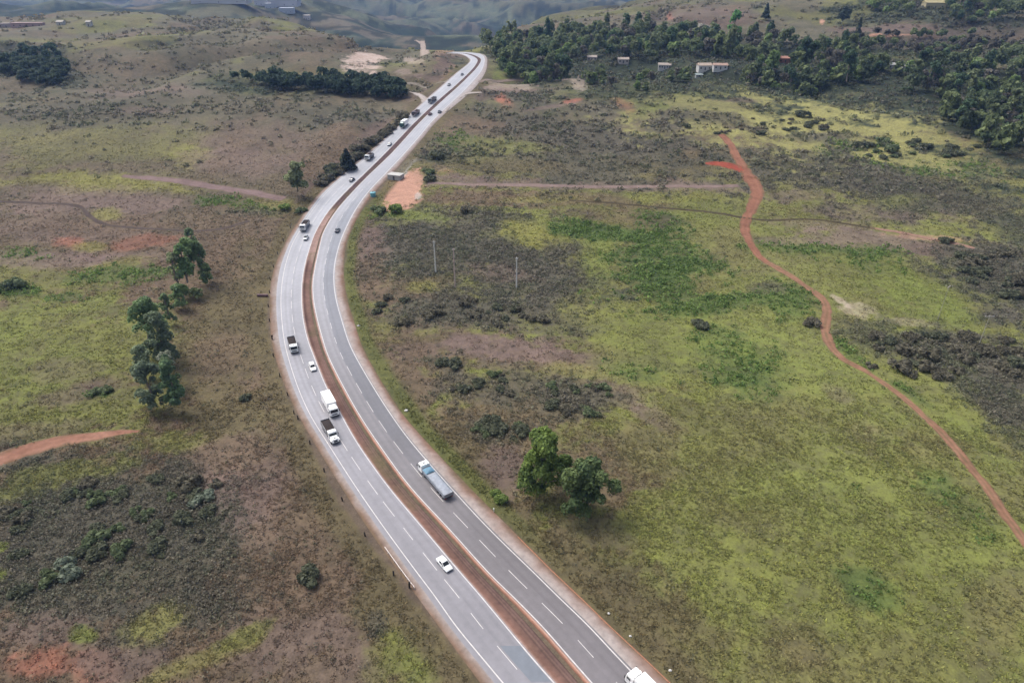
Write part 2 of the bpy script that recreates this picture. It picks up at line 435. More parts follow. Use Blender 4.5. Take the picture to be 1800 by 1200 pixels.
for args in [
    # --- left of the highway, near to far
    (150, 610, 260, 140, 0, 'gleft', .95), (40, 480, 120, 40, 0, 'gleft', .8), (60, 640, 120, 60, 0, 'bright', .35), (150, 730, 160, 40, -6, 'gleft', .9),
    (30, 560, 60, 40, 0, 'bright', .4), (190, 540, 70, 20, 0, 'bright', .4),
    (410, 560, 70, 150, 8, 'olive', .9), (420, 700, 70, 90, 0, 'olive', .8), (380, 470, 50, 50, 0, 'dry', .7), (395, 620, 45, 40, 0, 'dry', .7),
    (140, 690, 70, 18, -10, 'bare', .6), (110, 650, 60, 20, 0, 'bare', .4), (80, 755, 90, 16, -5, 'bare', .5),
    (160, 920, 270, 120, -8, 'scrub', 1.), (60, 1020, 200, 110, 0, 'scrub', .95), (300, 870, 110, 70, 0, 'scrub', .9), (320, 1000, 150, 80, 0, 'scrub', .8),
    (120, 835, 150, 22, -14, 'gleft', .8), (310, 775, 60, 22, 0, 'gleft', .7), (230, 1010, 120, 30, -15, 'lowscrub', .6),
    (430, 850, 70, 90, -10, 'dirt', .55), (410, 800, 60, 30, 0, 'dry', .8), (500, 960, 90, 90, 30, 'dry', .7), (480, 1120, 150, 70, 10, 'bare', .8),
    (470, 1040, 90, 60, 0, 'dry', .6), (60, 1110, 70, 30, 0, 'bare', .8), (70, 1165, 50, 26, -8, 'red', .55), (165, 1175, 44, 26, 0, 'red', .5), (230, 1170, 100, 30, 0, 'bare', .8),
    (280, 1090, 50, 26, -25, 'yel', .6), (145, 1115, 20, 12, 0, 'bright', .8), (340, 1165, 110, 18, -22, 'yel', .5), (420, 1120, 60, 14, -25, 'gleft', .7),
    (700, 1150, 70, 80, 45, 'gleft', .95), (660, 1060, 40, 60, 40, 'olive', .9), (740, 1185, 50, 40, 45, 'bright', .4), (560, 1180, 120, 30, 0, 'bare', .5), (660, 1095, 16, 26, 20, 'scrub', .6),
    (330, 940, 50, 40, 0, 'scrub', .8), (3, 960, 14, 10, 0, 'bright', .9), (3, 1010, 12, 10, 0, 'bright', .9),
    (175, 322, 150, 15, 2, 'yel', .75), (480, 362, 60, 14, 0, 'yel', .5), (150, 240, 240, 40, 0, 'gleft', .5), (330, 268, 60, 16, 0, 'yel', .7), (60, 320, 60, 12, 0, 'yel', .4),
    (160, 352, 150, 22, 3, 'dirt', .6), (120, 395, 120, 30, 0, 'dirt', .35), (240, 425, 60, 12, -5, 'red', .4), (125, 425, 24, 9, 0, 'red', .5), (100, 455, 170, 13, 0, 'dirt', .7), (190, 390, 90, 16, 0, 'dry', .7),
    (180, 375, 30, 10, 0, 'yel', .6), (160, 432, 30, 8, 0, 'yel', .6), (210, 465, 50, 9, -10, 'yel', .6), (215, 482, 90, 13, -4, 'fern', .6), (28, 508, 36, 10, 0, 'fern', .8), (120, 522, 40, 8, 0, 'fern', .4),
    (385, 355, 70, 10, 8, 'fern', .5), (450, 372, 50, 6, 0, 'scrub', .5), (40, 445, 40, 10, 0, 'fern', .4), (175, 690, 22, 8, 0, 'fern', .8),
    (300, 185, 330, 26, 0, 'lowscrub', .8), (120, 205, 150, 20, 0, 'scrub', .5), (540, 200, 140, 28, 4, 'lowscrub', .8), (640, 205, 60, 16, 0, 'scrub', .8), (480, 245, 140, 26, 3, 'bare', .6), (440, 285, 150, 22, 6, 'dirt', .45),
    (580, 255, 60, 36, -35, 'dry', .8), (540, 300, 50, 30, -40, 'dry', .6), (260, 195, 60, 6, 0, 'dirt', .4), (240, 165, 110, 6, 0, 'dirt', .35), (400, 265, 40, 7, 0, 'dirt', .5),
    (55, 112, 68, 36, 10, 'forest', 1.), (560, 153, 160, 15, 3, 'forest', 1.), (400, 140, 60, 12, 0, 'forest', .6), (195, 108, 16, 9, 0, 'forest', .7), (265, 78, 40, 6, 0, 'forest', .7),
    (310, 100, 22, 14, 30, 'forest', .7), (480, 103, 26, 9, 0, 'forest', .6), (315, 56, 18, 4, 0, 'forest', .6), (340, 120, 60, 18, 25, 'lowscrub', .7), (140, 75, 90, 14, 0, 'dry', .35), (220, 120, 120, 16, 0, 'dry', .3),
    (560, 120, 50, 10, 0, 'olive', .5), (600, 85, 90, 14, 0, 'dry', .5), (650, 78, 60, 8, 0, 'bare', .6),
    (637, 104, 30, 13, 0, 'white', .95), (655, 116, 20, 7, 0, 'white', .85), (655, 131, 8, 6, -60, 'white', 1.), (630, 125, 24, 3, 0, 'white', .5), (708, 126, 14, 5, 0, 'white', .6), (735, 133, 10, 4, 0, 'white', .6), (722, 107, 16, 4, 0, 'white', .4),
    (730, 125, 70, 20, 0, 'bare', .55), (788, 80, 34, 12, 15, 'yel', .7), (778, 92, 16, 5, 0, 'orange', .4), (775, 118, 44, 14, -40, 'bare', .95), (690, 140, 60, 5, 0, 'bare', .7), (745, 150, 50, 6, 0, 'olive', .7),
    (740, 180, 30, 20, -40, 'dry', .6), (650, 245, 70, 14, -42, 'bare', 1.), (585, 305, 60, 10, -42, 'bare', 1.), (550, 330, 40, 10, -42, 'bare', .9),
    # --- right of the highway
    (800, 440, 210, 90, 6, 'scrub', 1.), (770, 550, 130, 40, 2, 'scrub', .95), (940, 470, 110, 60, 10, 'scrub', .9), (660, 470, 30, 110, -5, 'dry', .75), (655, 420, 30, 24, 0, 'dirt', .6), (700, 510, 60, 20, 0, 'dry', .7),
    (760, 500, 50, 12, -10, 'olive', .7), (745, 505, 22, 9, 0, 'yel', .5), (870, 480, 60, 14, 10, 'bare', .6), (960, 560, 110, 30, 0, 'lowscrub', .6),
    (820, 625, 200, 45, 0, 'dry', .85), (920, 620, 130, 26, 4, 'dirt', .8), (735, 625, 60, 16, 0, 'dirt', .6), (700, 680, 60, 60, 40, 'dry', .9), (900, 770, 170, 90, 10, 'dry', .85), (1020, 660, 120, 40, 14, 'dry', .7), (1150, 735, 50, 20, 25, 'dirt', .8), (1100, 700, 60, 30, 20, 'dirt', .5), (1130, 800, 70, 60, 0, 'dry', .5),
    (950, 695, 140, 46, 6, 'lowscrub', .9), (820, 690, 70, 26, 0, 'scrub', .5), (1010, 700, 80, 30, 0, 'scrub', .6), (870, 760, 60, 22, 0, 'scrub', .6), (1000, 650, 70, 12, 8, 'yel', .45), (1060, 615, 80, 14, 10, 'olive', .5),
    (810, 780, 40, 30, 30, 'olive', .6), (890, 830, 34, 40, 0, 'bare', .9), (960, 960, 110, 60, 30, 'olive', .8), (1040, 930, 70, 26, 10, 'bare', .4), (1060, 1010, 120, 60, 40, 'olive', .7), (1150, 1100, 140, 70, 40, 'olive', .65), (1400, 1130, 60, 40, 30, 'dry', .35),
    (945, 412, 56, 24, 8, 'yel', .9), (720, 376, 60, 10, 8, 'bright', .8), (665, 372, 30, 9, 0, 'fern', .6), (1055, 455, 30, 40, 0, 'bright', .7), (1020, 535, 40, 30, 0, 'yel', .35),
    (1160, 391, 56, 17, 8, 'fern', 1.), (1060, 410, 100, 16, 6, 'fern', .9), (1180, 462, 84, 28, 0, 'fern', .95), (1130, 490, 70, 20, 0, 'fern', .8), (1250, 535, 90, 17, -4, 'fern', .9), (1160, 512, 90, 18, 0, 'fern', .7),
    (1375, 530, 56, 26, 10, 'fern', .9), (1350, 505, 40, 10, 0, 'lowscrub', .7), (1310, 640, 66, 48, 20, 'fern', .95), (1270, 592, 50, 18, 0, 'fern', .6), (1130, 655, 50, 14, 10, 'fern', .5), (1160, 640, 70, 10, 10, 'lowscrub', .4),
    (1640, 852, 46, 26, 20, 'fern', .8), (1700, 905, 70, 26, 40, 'fern', .5), (1520, 1035, 56, 34, 30, 'fern', .8), (1450, 440, 110, 12, 3, 'fern', .75), (1500, 465, 110, 12, 10, 'fern', .5), (1480, 610, 50, 10, 35, 'fern', .8), (1600, 690, 40, 8, 35, 'fern', .6), (1480, 860, 40, 10, 0, 'fern', .25),
    (1100, 385, 120, 14, 4, 'dry', .6), (1000, 352, 250, 12, 3, 'dry', .7), (860, 345, 120, 12, 0, 'dry', .8), (1010, 322, 260, 10, 2, 'dirt', .8), (800, 318, 60, 10, 0, 'dirt', .6), (950, 350, 60, 6, 0, 'yel', .5), (1190, 345, 110, 10, 2, 'yel', .5), (1240, 365, 60, 16, 0, 'bright', .5),
    (1000, 245, 260, 56, 3, 'scrub', .95), (1080, 290, 180, 24, 0, 'lowscrub', .7), (870, 255, 70, 14, 4, 'grass', .7), (850, 280, 60, 10, 0, 'yel', .35), (820, 215, 60, 26, 0, 'dry', .8), (800, 245, 30, 16, 0, 'fern', .3), (775, 275, 22, 12, 0, 'forest', .8), (890, 290, 80, 12, 0, 'olive', .6),
    (1450, 285, 190, 60, 6, 'scrub', .95), (1600, 320, 180, 50, 10, 'scrub', .8), (1700, 350, 100, 40, 0, 'lowscrub', .7), (1400, 345, 60, 10, 0, 'dirt', .5), (1640, 290, 120, 16, 6, 'fern', .5), (1540, 265, 110, 14, 6, 'fern', .5), (1580, 350, 40, 10, 0, 'grass', .6),
    (1430, 195, 290, 46, 5, 'meadow', 1.), (1570, 225, 160, 32, 14, 'meadow', 1.), (1620, 250, 90, 12, 16, 'meadow', .9), (1190, 185, 90, 22, 8, 'meadow', .6), (1140, 190, 30, 12, 0, 'bright', .6), (1285, 175, 46, 6, 3, 'bare', .9), (1240, 165, 60, 8, 0, 'bright', .4), (1450, 180, 60, 14, 0, 'bright', .35), (1330, 188, 60, 6, 0, 'olive', .6),
    (1240, 205, 80, 9, 4, 'lowscrub', .8), (1440, 240, 50, 8, 0, 'scrub', .8), (1090, 170, 60, 14, 0, 'forest', .5), (1120, 150, 130, 14, 0, 'forest', .7),
    (1300, 118, 480, 34, 3, 'forest', 1.), (1080, 85, 230, 34, -2, 'forest', .9), (1700, 160, 190, 80, 20, 'forest', 1.), (1760, 230, 90, 50, 20, 'forest', 1.), (960, 110, 70, 34, 0, 'forest', 1.), (1660, 30, 240, 34, 2, 'forest', .9), (1500, 90, 300, 14, 0, 'forest', .8), (1640, 80, 200, 14, 0, 'bare', .6),
    (1420, 58, 160, 14, 2, 'hill', 1.), (1570, 52, 90, 10, 3, 'bare', .95), (1210, 22, 90, 14, 0, 'bare', .7), (1160, 30, 34, 8, -10, 'scrub', .5), (1178, 34, 6, 4, 0, 'red', .5), (1240, 45, 30, 6, 0, 'concrete', .35), (1300, 40, 60, 6, 0, 'bare', .7), (1445, 38, 4, 5, 20, 'orange', .9), (1540, 62, 14, 3, 0, 'orange', .9), (1580, 62, 30, 1.6, -4, 'orange', .6),
    (850, 158, 60, 14, 0, 'bare', .9), (880, 132, 40, 8, 0, 'grass', .6), (865, 125, 20, 8, 0, 'bright', .5), (890, 150, 40, 4, 0, 'white', .35), (925, 172, 60, 14, 6, 'scrub', .9), (885, 178, 14, 9, 20, 'red', .85), (1005, 178, 16, 4, -10, 'red', .8), (910, 160, 40, 3, 0, 'dirt', .7), (960, 188, 60, 3, -8, 'dirt', .6), (1100, 186, 22, 8, 20, 'red', .35), (1010, 140, 22, 5, 30, 'white', .4), (880, 190, 60, 14, 0, 'lowscrub', .7),
    (707, 333, 36, 26, -28, 'orange', 1.), (728, 312, 24, 14, -40, 'orange', .9), (700, 305, 16, 7, -10, 'concrete', 1.), (712, 292, 22, 8, -35, 'concrete', .7), (735, 345, 6, 6, -40, 'concrete', .6),
    (1560, 425, 130, 20, 6, 'dirt', .75), (1640, 440, 60, 12, 6, 'bare', .9), (1400, 425, 60, 8, 0, 'dirt', .5), (1450, 395, 120, 8, 3, 'dirt', .5), (1540, 375, 160, 12, 4, 'dirt', .4), (1660, 420, 90, 5, 5, 'orange', .35), (1600, 400, 120, 6, 4, 'yel', .3),
    (1500, 500, 130, 40, 14, 'grass', .9), (1620, 530, 80, 34, 20, 'bright', .9), (1560, 490, 60, 20, 0, 'bright', .5), (1510, 545, 34, 14, 14, 'white', .35), (1600, 568, 40, 8, 6, 'white', .3), (1480, 530, 20, 5, 30, 'white', .5), (1480, 570, 60, 20, 0, 'olive', .6),
    (1700, 630, 190, 44, 8, 'scrub', 1.), (1760, 500, 90, 60, 20, 'scrub', 1.), (1720, 450, 70, 24, 0, 'scrub', .8), (1620, 470, 60, 12, 30, 'scrub', .5), (1780, 720, 110, 44, 30, 'scrub', .95), (1540, 600, 70, 30, 20, 'scrub', .8), (1660, 700, 70, 20, 30, 'grass', .6), (1720, 780, 90, 20, 38, 'bright', .6), (1780, 400, 50, 30, 0, 'forest', .6),
    (1470, 692, 26, 12, 30, 'dirt', .6), (1530, 760, 30, 14, 20, 'dirt', .3), (1400, 830, 260, 120, 20, 'grass', .5), (1560, 900, 220, 110, 30, 'bright', .4), (1330, 590, 260, 60, 0, 'bright', .35), (1430, 650, 120, 40, 30, 'bright', .4), (1290, 750, 120, 60, 0, 'olive', .3), (1240, 620, 60, 30, 0, 'bright', .3), (1750, 1080, 60, 90, 30, 'dry', .35),
]: P(*args)

def hard(cls): return cls in ('orange', 'white', 'concrete')

def classify(X, Y, rd=None):
    X = np.asarray(X, float); Y = np.asarray(Y, float)
    if rd is None: rd = road_dist(X, Y)
    sd = side(X, Y)
    n = len(X)
    W = np.empty((n, 9))
    W[:] = CV['dry']
    def mixin(m, cls):
        nonlocal W
        W += (CV[cls] - W) * m[:, None]
    mixin(np.where(sd > 0, 1.0, 0.0) * sstep(420, 300, Y), 'grass')
    mixin(np.where(sd > 0, 0.0, 1.0) * sstep(250, 330, Y) * 0.5, 'hill')
    mixin(np.clip(sstep(380, 470, Y), 0, 1), 'hill')
    hv = fbm(X, Y, 70, 141, 4); hk = sstep(430, 520, Y)
    mixin(hk * sstep(0.04, 0.16, hv) * 0.7, 'dry')
    mixin(hk * sstep(-0.06, -0.18, hv) * 0.7, 'gleft')
    mixin(gully(X, Y) * 0.8, 'lowscrub')
    # broad natural variation of the cover
    v = fbm(X, Y, 46, 51, 4)
    mixin(sstep(0.06, 0.22, v) * 0.35, 'dry')
    mixin(sstep(-0.06, -0.22, v) * 0.3, 'olive')
    wx = fbm(X, Y, 24, 61, 5); wy = fbm(X, Y, 24, 71, 5); wz = fbm(X, Y, 6, 81, 4); wv = fbm(X, Y, 1.7, 83, 2)
    for (p0, e1, e2, cls, s) in PATCH:
        det = e1[0] * e2[1] - e1[1] * e2[0]
        if abs(det) < 1e-6: continue
        ext = 1.7 * (abs(e1) + abs(e2))
        k = np.nonzero((np.abs(X - p0[0]) < ext[0]) & (np.abs(Y - p0[1]) < ext[1]))[0]
        if len(k) == 0: continue
        dx = X[k] - p0[0]; dy = Y[k] - p0[1]
        sz = math.sqrt(abs(det)); am = min(1.0, sz / 14.0)
        u = (dx * e2[1] - dy * e2[0]) / det + 1.7 * am * wx[k]
        q = (e1[0] * dy - e1[1] * dx) / det + 1.7 * am * wy[k]
        d = np.sqrt(u * u + q * q) + (0.5 if hard(cls) else 1.0) * wz[k] + 0.7 * wv[k]
        soft = 0.2 if hard(cls) else 0.42
        mk = s * sstep(1 + soft, 1 - soft, d)
        W[k] += (CV[cls] - W[k]) * mk[:, None]
    mixin(sstep(1050, 1300, Y + 200 * wx), 'far')
    # the mown verge along both sides of the highway, then dusty soil at the pavement
    vg = sstep(7.5, 4.5, rd + 3 * wx) * sstep(700, 500, Y)
    mixin(vg * 0.85, 'olive')
    mixin(sstep(5.5, 3.5, rd + 2 * wx) * (sd > 0) * sstep(360, 300, Y) * sstep(95, 130, Y) * 0.8, 'verge')
    mixin(sstep(0.8, -0.5, rd + 1.5 * wz) * sstep(720, 600, Y) * 0.7, 'bare')
    return W

# ------------------------------------------------------------------ the ground, one sheet
rows = [-150, -100, -60, -30, -10, 5, 15, 25, 35, 43, 50, 55, 60]
y = 60.0
while y < 7600:
    y += 0.36 if y < 130 else min(max(0.36, (y / 300.0) ** 2 * 1.05), 2.4 if y < 1000 else 1e9) if y < 1150 else 0.011 * y
    rows.append(y)
rows = np.array(rows)
aa = np.concatenate([np.linspace(-1.5, -0.7, 24, endpoint=False), np.linspace(-0.7, 0.7, 800), np.linspace(0.7, 1.5, 25)[1:]])
GX = aa[None, :] * (rows[:, None] + 170.0)
GY = np.repeat(rows[:, None], len(aa), 1)
gx, gy = GX.ravel(), GY.ravel()
rd = road_dist(gx, gy)
gzv = height(gx, gy, rd)
W = classify(gx, gy, rd)
# woods, pasture and bare slopes of the distant hills, plus relief shading put into colour
fk = sstep(1000, 1250, gy + 150 * fbm(gx, gy, 90, 90, 3))
def over(mask, c1, c2):
    W[:, :3] += (alb(*c1) - W[:, :3]) * mask[:, None]
    W[:, 3:6] += (alb(*c2) - W[:, 3:6]) * mask[:, None]
rr = 0.65 * np.abs(fbm(gx, gy, 760, 31, 2)) * 2.2 + 0.55 * np.abs(fbm(gx, gy, 300, 37, 3)) * 2.2      # 0 on the crests, high in the hollows
nA = fbm(gx, gy, 260, 91, 5); nB = fbm(gx, gy, 110, 95, 4); nC = fbm(gx, gy, 420, 99, 3)
over(fk * sstep(0.0, 0.10, nC + 0.4 * nB), (112, 112, 84), (88, 92, 72))
over(fk * sstep(0.02, 0.10, nA + 0.5 * nB) * 0.9, (58, 72, 58), (44, 58, 48))
over(fk * sstep(0.30, 0.46, rr + 0.5 * nB) * 0.85, (60, 76, 62), (46, 62, 54))  # dark woods in the hollows, also painted shade to model the hills
over(fk * sstep(0.18, 0.08, rr + 0.4 * nB) * 0.75, (128, 124, 96), (110, 108, 86))  # pale grass on the crests, also painted light to model the hills
over(fk * sstep(0.11, 0.17, nB + 0.3 * nA) * 0.8, (142, 130, 108), (122, 110, 94))
over(fk * sstep(-0.16, -0.24, nB - 0.3 * nA) * 0.8, (58, 66, 56), (44, 54, 46))
nD = fbm(gx, gy, 34, 103, 3)
over(fk * sstep(0.05, 0.14, nD + 0.3 * nB) * 0.75, (46, 56, 48), (34, 44, 38))
over(fk * sstep(-0.12, -0.2, nD) * 0.5, (124, 118, 96), (104, 100, 84))
me = mesh_from('ground', np.stack([gx, gy, gzv], 1), grid_faces(len(rows), len(aa)), M_GROUND, None, True, {'ColA': W[:, :3], 'ColB': W[:, 3:6]})
tag(link('ground', me), kind='structure')

# ------------------------------------------------------------------ the highway
EMB = 0.40                                                     # pavement stands this high above the land
def zb(Pxy): return base_height(Pxy[:, 0], Pxy[:, 1])

NI = len(CEN)
SARC = np.concatenate([[0], np.cumsum(np.linalg.norm(np.diff(CEN, axis=0), axis=1))])
# denser, index matched lines (about one station a metre near by)
SI = np.interp(np.arange(0, SARC[-1], 1.5), SARC, np.arange(NI))
def resample(Pp):
    return np.stack([np.interp(SI, np.arange(NI), Pp[:, 0]), np.interp(SI, np.arange(NI), Pp[:, 1])], 1)
L0, L1, L2, R1, R2, R3 = [resample(p) for p in LN]
ST = np.arange(0, SARC[-1], 1.5)                              # running metres along the highway
YC = 0.5 * (L2 + R1)[:, 1]

def strip(name, cols, zoff, colf, mat, kind='structure', i0=0, i1=None):
    """cols: list of plan curves across; zoff: heights above the land; colf(i, j, X, Y) -> (n,3)"""
    cs = [c[i0:i1] for c in cols]
    nr, nc = len(cs[0]), len(cs)
    V = np.zeros((nr, nc, 3)); Cc = np.zeros((nr, nc, 3))
    for j, c in enumerate(cs):
        V[:, j, :2] = c
        V[:, j, 2] = zb(c) + zoff[j]
        Cc[:, j] = colf(j, c)
    me = mesh_from(name, V.reshape(-1, 3), grid_faces(nr, nc), mat, Cc.reshape(-1, 3), True)
    return tag(link(name, me), kind=kind)

def lerp(a, b, t): return a + (b - a) * t
def across(a, b, n): return [lerp(a, b, k / (n - 1)) for k in range(n)]

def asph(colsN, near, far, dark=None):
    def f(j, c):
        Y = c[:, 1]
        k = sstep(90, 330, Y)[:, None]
        col = lerp(alb(*near), alb(*far), k) * np.ones((len(c), 3))  # paler far tone paints in the sky's grazing reflection
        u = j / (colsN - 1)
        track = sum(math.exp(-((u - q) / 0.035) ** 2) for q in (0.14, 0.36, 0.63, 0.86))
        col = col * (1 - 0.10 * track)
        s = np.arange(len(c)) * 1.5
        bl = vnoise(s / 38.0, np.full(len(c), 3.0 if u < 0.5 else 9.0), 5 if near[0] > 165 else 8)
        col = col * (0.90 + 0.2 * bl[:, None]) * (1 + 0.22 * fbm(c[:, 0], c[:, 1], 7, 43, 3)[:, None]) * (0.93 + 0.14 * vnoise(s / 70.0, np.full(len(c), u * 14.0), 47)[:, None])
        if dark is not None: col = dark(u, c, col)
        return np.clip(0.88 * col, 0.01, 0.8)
    return f

n = 25
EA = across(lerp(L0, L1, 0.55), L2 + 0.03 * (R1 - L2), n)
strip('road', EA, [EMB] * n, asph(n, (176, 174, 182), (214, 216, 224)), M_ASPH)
def dark_lane(u, c, col):
    if u > 0.47 and u < 0.92:
        k = sstep(118, 150, c[:, 1]) * sstep(345, 300, c[:, 1])
        col = col * (1 - 0.24 * k[:, None]) * (1 - k[:, None] * np.array([0.06, 0.02, -0.03]))
    if u > 0.5:
        col = col * (1 - 0.05 * sstep(140, 110, c[:, 1])[:, None])
    return col
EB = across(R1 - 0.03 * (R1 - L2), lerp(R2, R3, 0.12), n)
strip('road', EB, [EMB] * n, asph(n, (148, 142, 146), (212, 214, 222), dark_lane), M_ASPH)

# dusty shoulders falling to the land
def dust(c1, c2, pw=1.0, sd=3):
    def f(j, c):
        u = (j / 9.0) ** pw
        k = np.clip(u + 0.9 * fbm(c[:, 0], c[:, 1], 3.5, sd, 3), 0, 1)[:, None]
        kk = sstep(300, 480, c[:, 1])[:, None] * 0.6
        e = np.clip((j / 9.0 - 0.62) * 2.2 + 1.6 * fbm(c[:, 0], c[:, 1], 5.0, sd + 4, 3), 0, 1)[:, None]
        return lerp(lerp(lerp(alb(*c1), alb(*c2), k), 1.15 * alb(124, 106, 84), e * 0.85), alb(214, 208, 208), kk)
    return f
EL = across(lerp(L0, L1, 0.552), lerp(L0, L1, -0.12), 10)
strip('shoulder', EL, [EMB - 0.012 - (EMB - 0.02) * (k / 9) ** 1.6 for k in range(10)], dust((196, 184, 178), (158, 130, 112), 0.7), M_DUST)
ER = across(lerp(R2, R3, 0.118), lerp(R2, R3, 1.06), 10)
strip('shoulder', ER, [EMB - 0.012 - (EMB - 0.02) * (k / 9) ** 2.2 for k in range(10)], dust((206, 194, 188), (170, 134, 116), 1.2, 6), M_DUST)

# the sunken median: red earth falling to a gutter under the inner kerb
MU = np.array([0.028, 0.08, 0.16, 0.26, 0.38, 0.44, 0.50, 0.56, 0.62, 0.68, 0.74, 0.78, 0.82, 0.86, 0.91, 0.972])
MZ = np.array([EMB - .015, .38, .30, .16, .10, .05, .10, .04, .09, .03, -.10, -.22, -.22, .20, .40, EMB - .012])
MCc = [(206, 188, 182), (180, 146, 132), (160, 122, 108), (152, 118, 106), (142, 112, 102), (120, 96, 88), (146, 118, 108), (122, 98, 92), (140, 114, 106), (112, 90, 84), (92, 74, 70), (84, 70, 66), (98, 80, 74), (176, 128, 108), (216, 168, 146), (222, 188, 172)]  # dark gutter tones have the shade of the ditch painted in
def med(j, c):
    Y = c[:, 1]
    col = np.ones((len(c), 3)) * alb(*MCc[j])
    k = sstep(150, 210, Y)[:, None]
    mid = alb(150, 118, 106) if 1 < j < 14 else alb(206, 180, 170)
    if j in (2, 3): mid = alb(112, 86, 80)
    col = lerp(col, np.ones((len(c), 3)) * mid, k * 0.8)
    k = (sstep(255, 262, Y) * sstep(312, 306, Y))[:, None]     # paved crossing
    col = lerp(col, np.ones((len(c), 3)) * alb(196, 164, 152), k)
    k = sstep(308, 318, Y)[:, None]
    far = alb(120, 98, 96) if 2 <= j <= 13 else alb(190, 176, 176)
    col = lerp(col, np.ones((len(c), 3)) * far, k)
    col = col * (1 + 0.5 * fbm(c[:, 0], c[:, 1], 5.0, 57, 4))[:, None]
    if 1 < j < 11: col = lerp(col, np.ones((len(c), 3)) * alb(128, 120, 86), np.clip(2.4 * fbm(c[:, 0], c[:, 1], 9.0, 59, 4) - 0.25, 0, 0.7)[:, None])     # weeds
    return col
strip('median', [lerp(L2, R1, u) for u in MU], list(MZ), med, M_DUST)

def ribbon(name, mid, half, z, mat, i0=0, i1=None, thick=None):
    m_ = mid[i0:i1]
    tn = np.gradient(m_, axis=0); tn /= np.linalg.norm(tn, axis=1)[:, None] + 1e-9
    nn = np.stack([-tn[:, 1], tn[:, 0]], 1)
    hh = half if np.ndim(half) == 0 else half[i0:i1][:, None]
    a, c = m_ + nn * hh, m_ - nn * hh
    if thick is None:
        V = np.stack([np.c_[a, zb(a) + z], np.c_[c, zb(c) + z]], 1)
        nc = 2
    else:
        V = np.stack([np.c_[a, zb(a) + z - thick], np.c_[a, zb(a) + z], np.c_[c, zb(c) + z], np.c_[c, zb(c) + z - thick]], 1)
        nc = 4
    return V.reshape(-1, 3), grid_faces(len(m_), nc)

def joined(parts):
    V = []; F = []; o = 0
    for v, f in parts:
        V.append(v); F.append(f + o); o += len(v)
    return np.vstack(V), np.vstack(F)

parts = []
wl = 0.10 + 0.03 * sstep(100, 60, YC)
for c in (L1, lerp(L2, R1, -0.012), lerp(R1, L2, -0.012), R2):
    parts.append(ribbon('l', c, wl, EMB + 0.006, None))
def dashes(c, s0, pitch=9.6, length=4.0):
    s = s0
    while s < 330:
        i0 = int(s / 1.5); i1 = int((s + length) / 1.5) + 1
        parts.append(ribbon('d', c, 0.07, EMB + 0.006, None, i0, i1 + 1))
        s += pitch
def s_near(px, py):
    p = hit(px, py, base_height)
    return float(ST[np.argmin(np.hypot(*(0.5 * (L2 + R1) - p).T))])
midL = lerp(L1, L2, 0.5); midR = lerp(R1, R2, 0.5)
dashes(midL, s_near(895, 1130) % 9.6 - 0 , 9.6)
dashes(midR, s_near(975, 1045) % 10.4, 10.4)
V, F = joined(parts)
tag(link('road_markings', mesh_from('road_markings', V, F, M_LINE)), kind='structure')

# dark newer patch in the near lane
i0, i1 = int(s_near(975, 1225) / 1.5), int(s_near(930, 1128) / 1.5)
pc = across(lerp(L1, L2, 0.56), lerp(L1, L2, 0.96), 6)
strip('road_patch', pc, [EMB + 0.003] * 6, lambda j, c: np.ones((len(c), 3)) * alb(138, 146, 158), M_ASPH, i0=max(i0, 0), i1=i1)

# orange dusty kerb beyond the right shoulder, near part only
kb = lerp(R2, R3, 1.0)
i1 = int(s_near(862, 890) / 1.5)
V, F = ribbon('kerb', kb, 0.12, 0.16, None, 0, i1, 0.3)
M_KERB = simple('dusty_concrete', alb(196, 138, 106), 0.9, var=0.15, scale=1.5)
tag(link('kerb', mesh_from('kerb', V, F, M_KERB)), kind='structure')
V, F = ribbon('kerb', lerp(R1, L2, 0.075), 0.13, EMB + 0.03, None, 0, int(s_near(590, 640) / 1.5), 0.5)
tag(link('kerb', mesh_from('kerb', V, F, simple('pale_dusty_concrete', alb(222, 176, 156), 0.9, var=0.12, scale=1.5))), kind='structure')

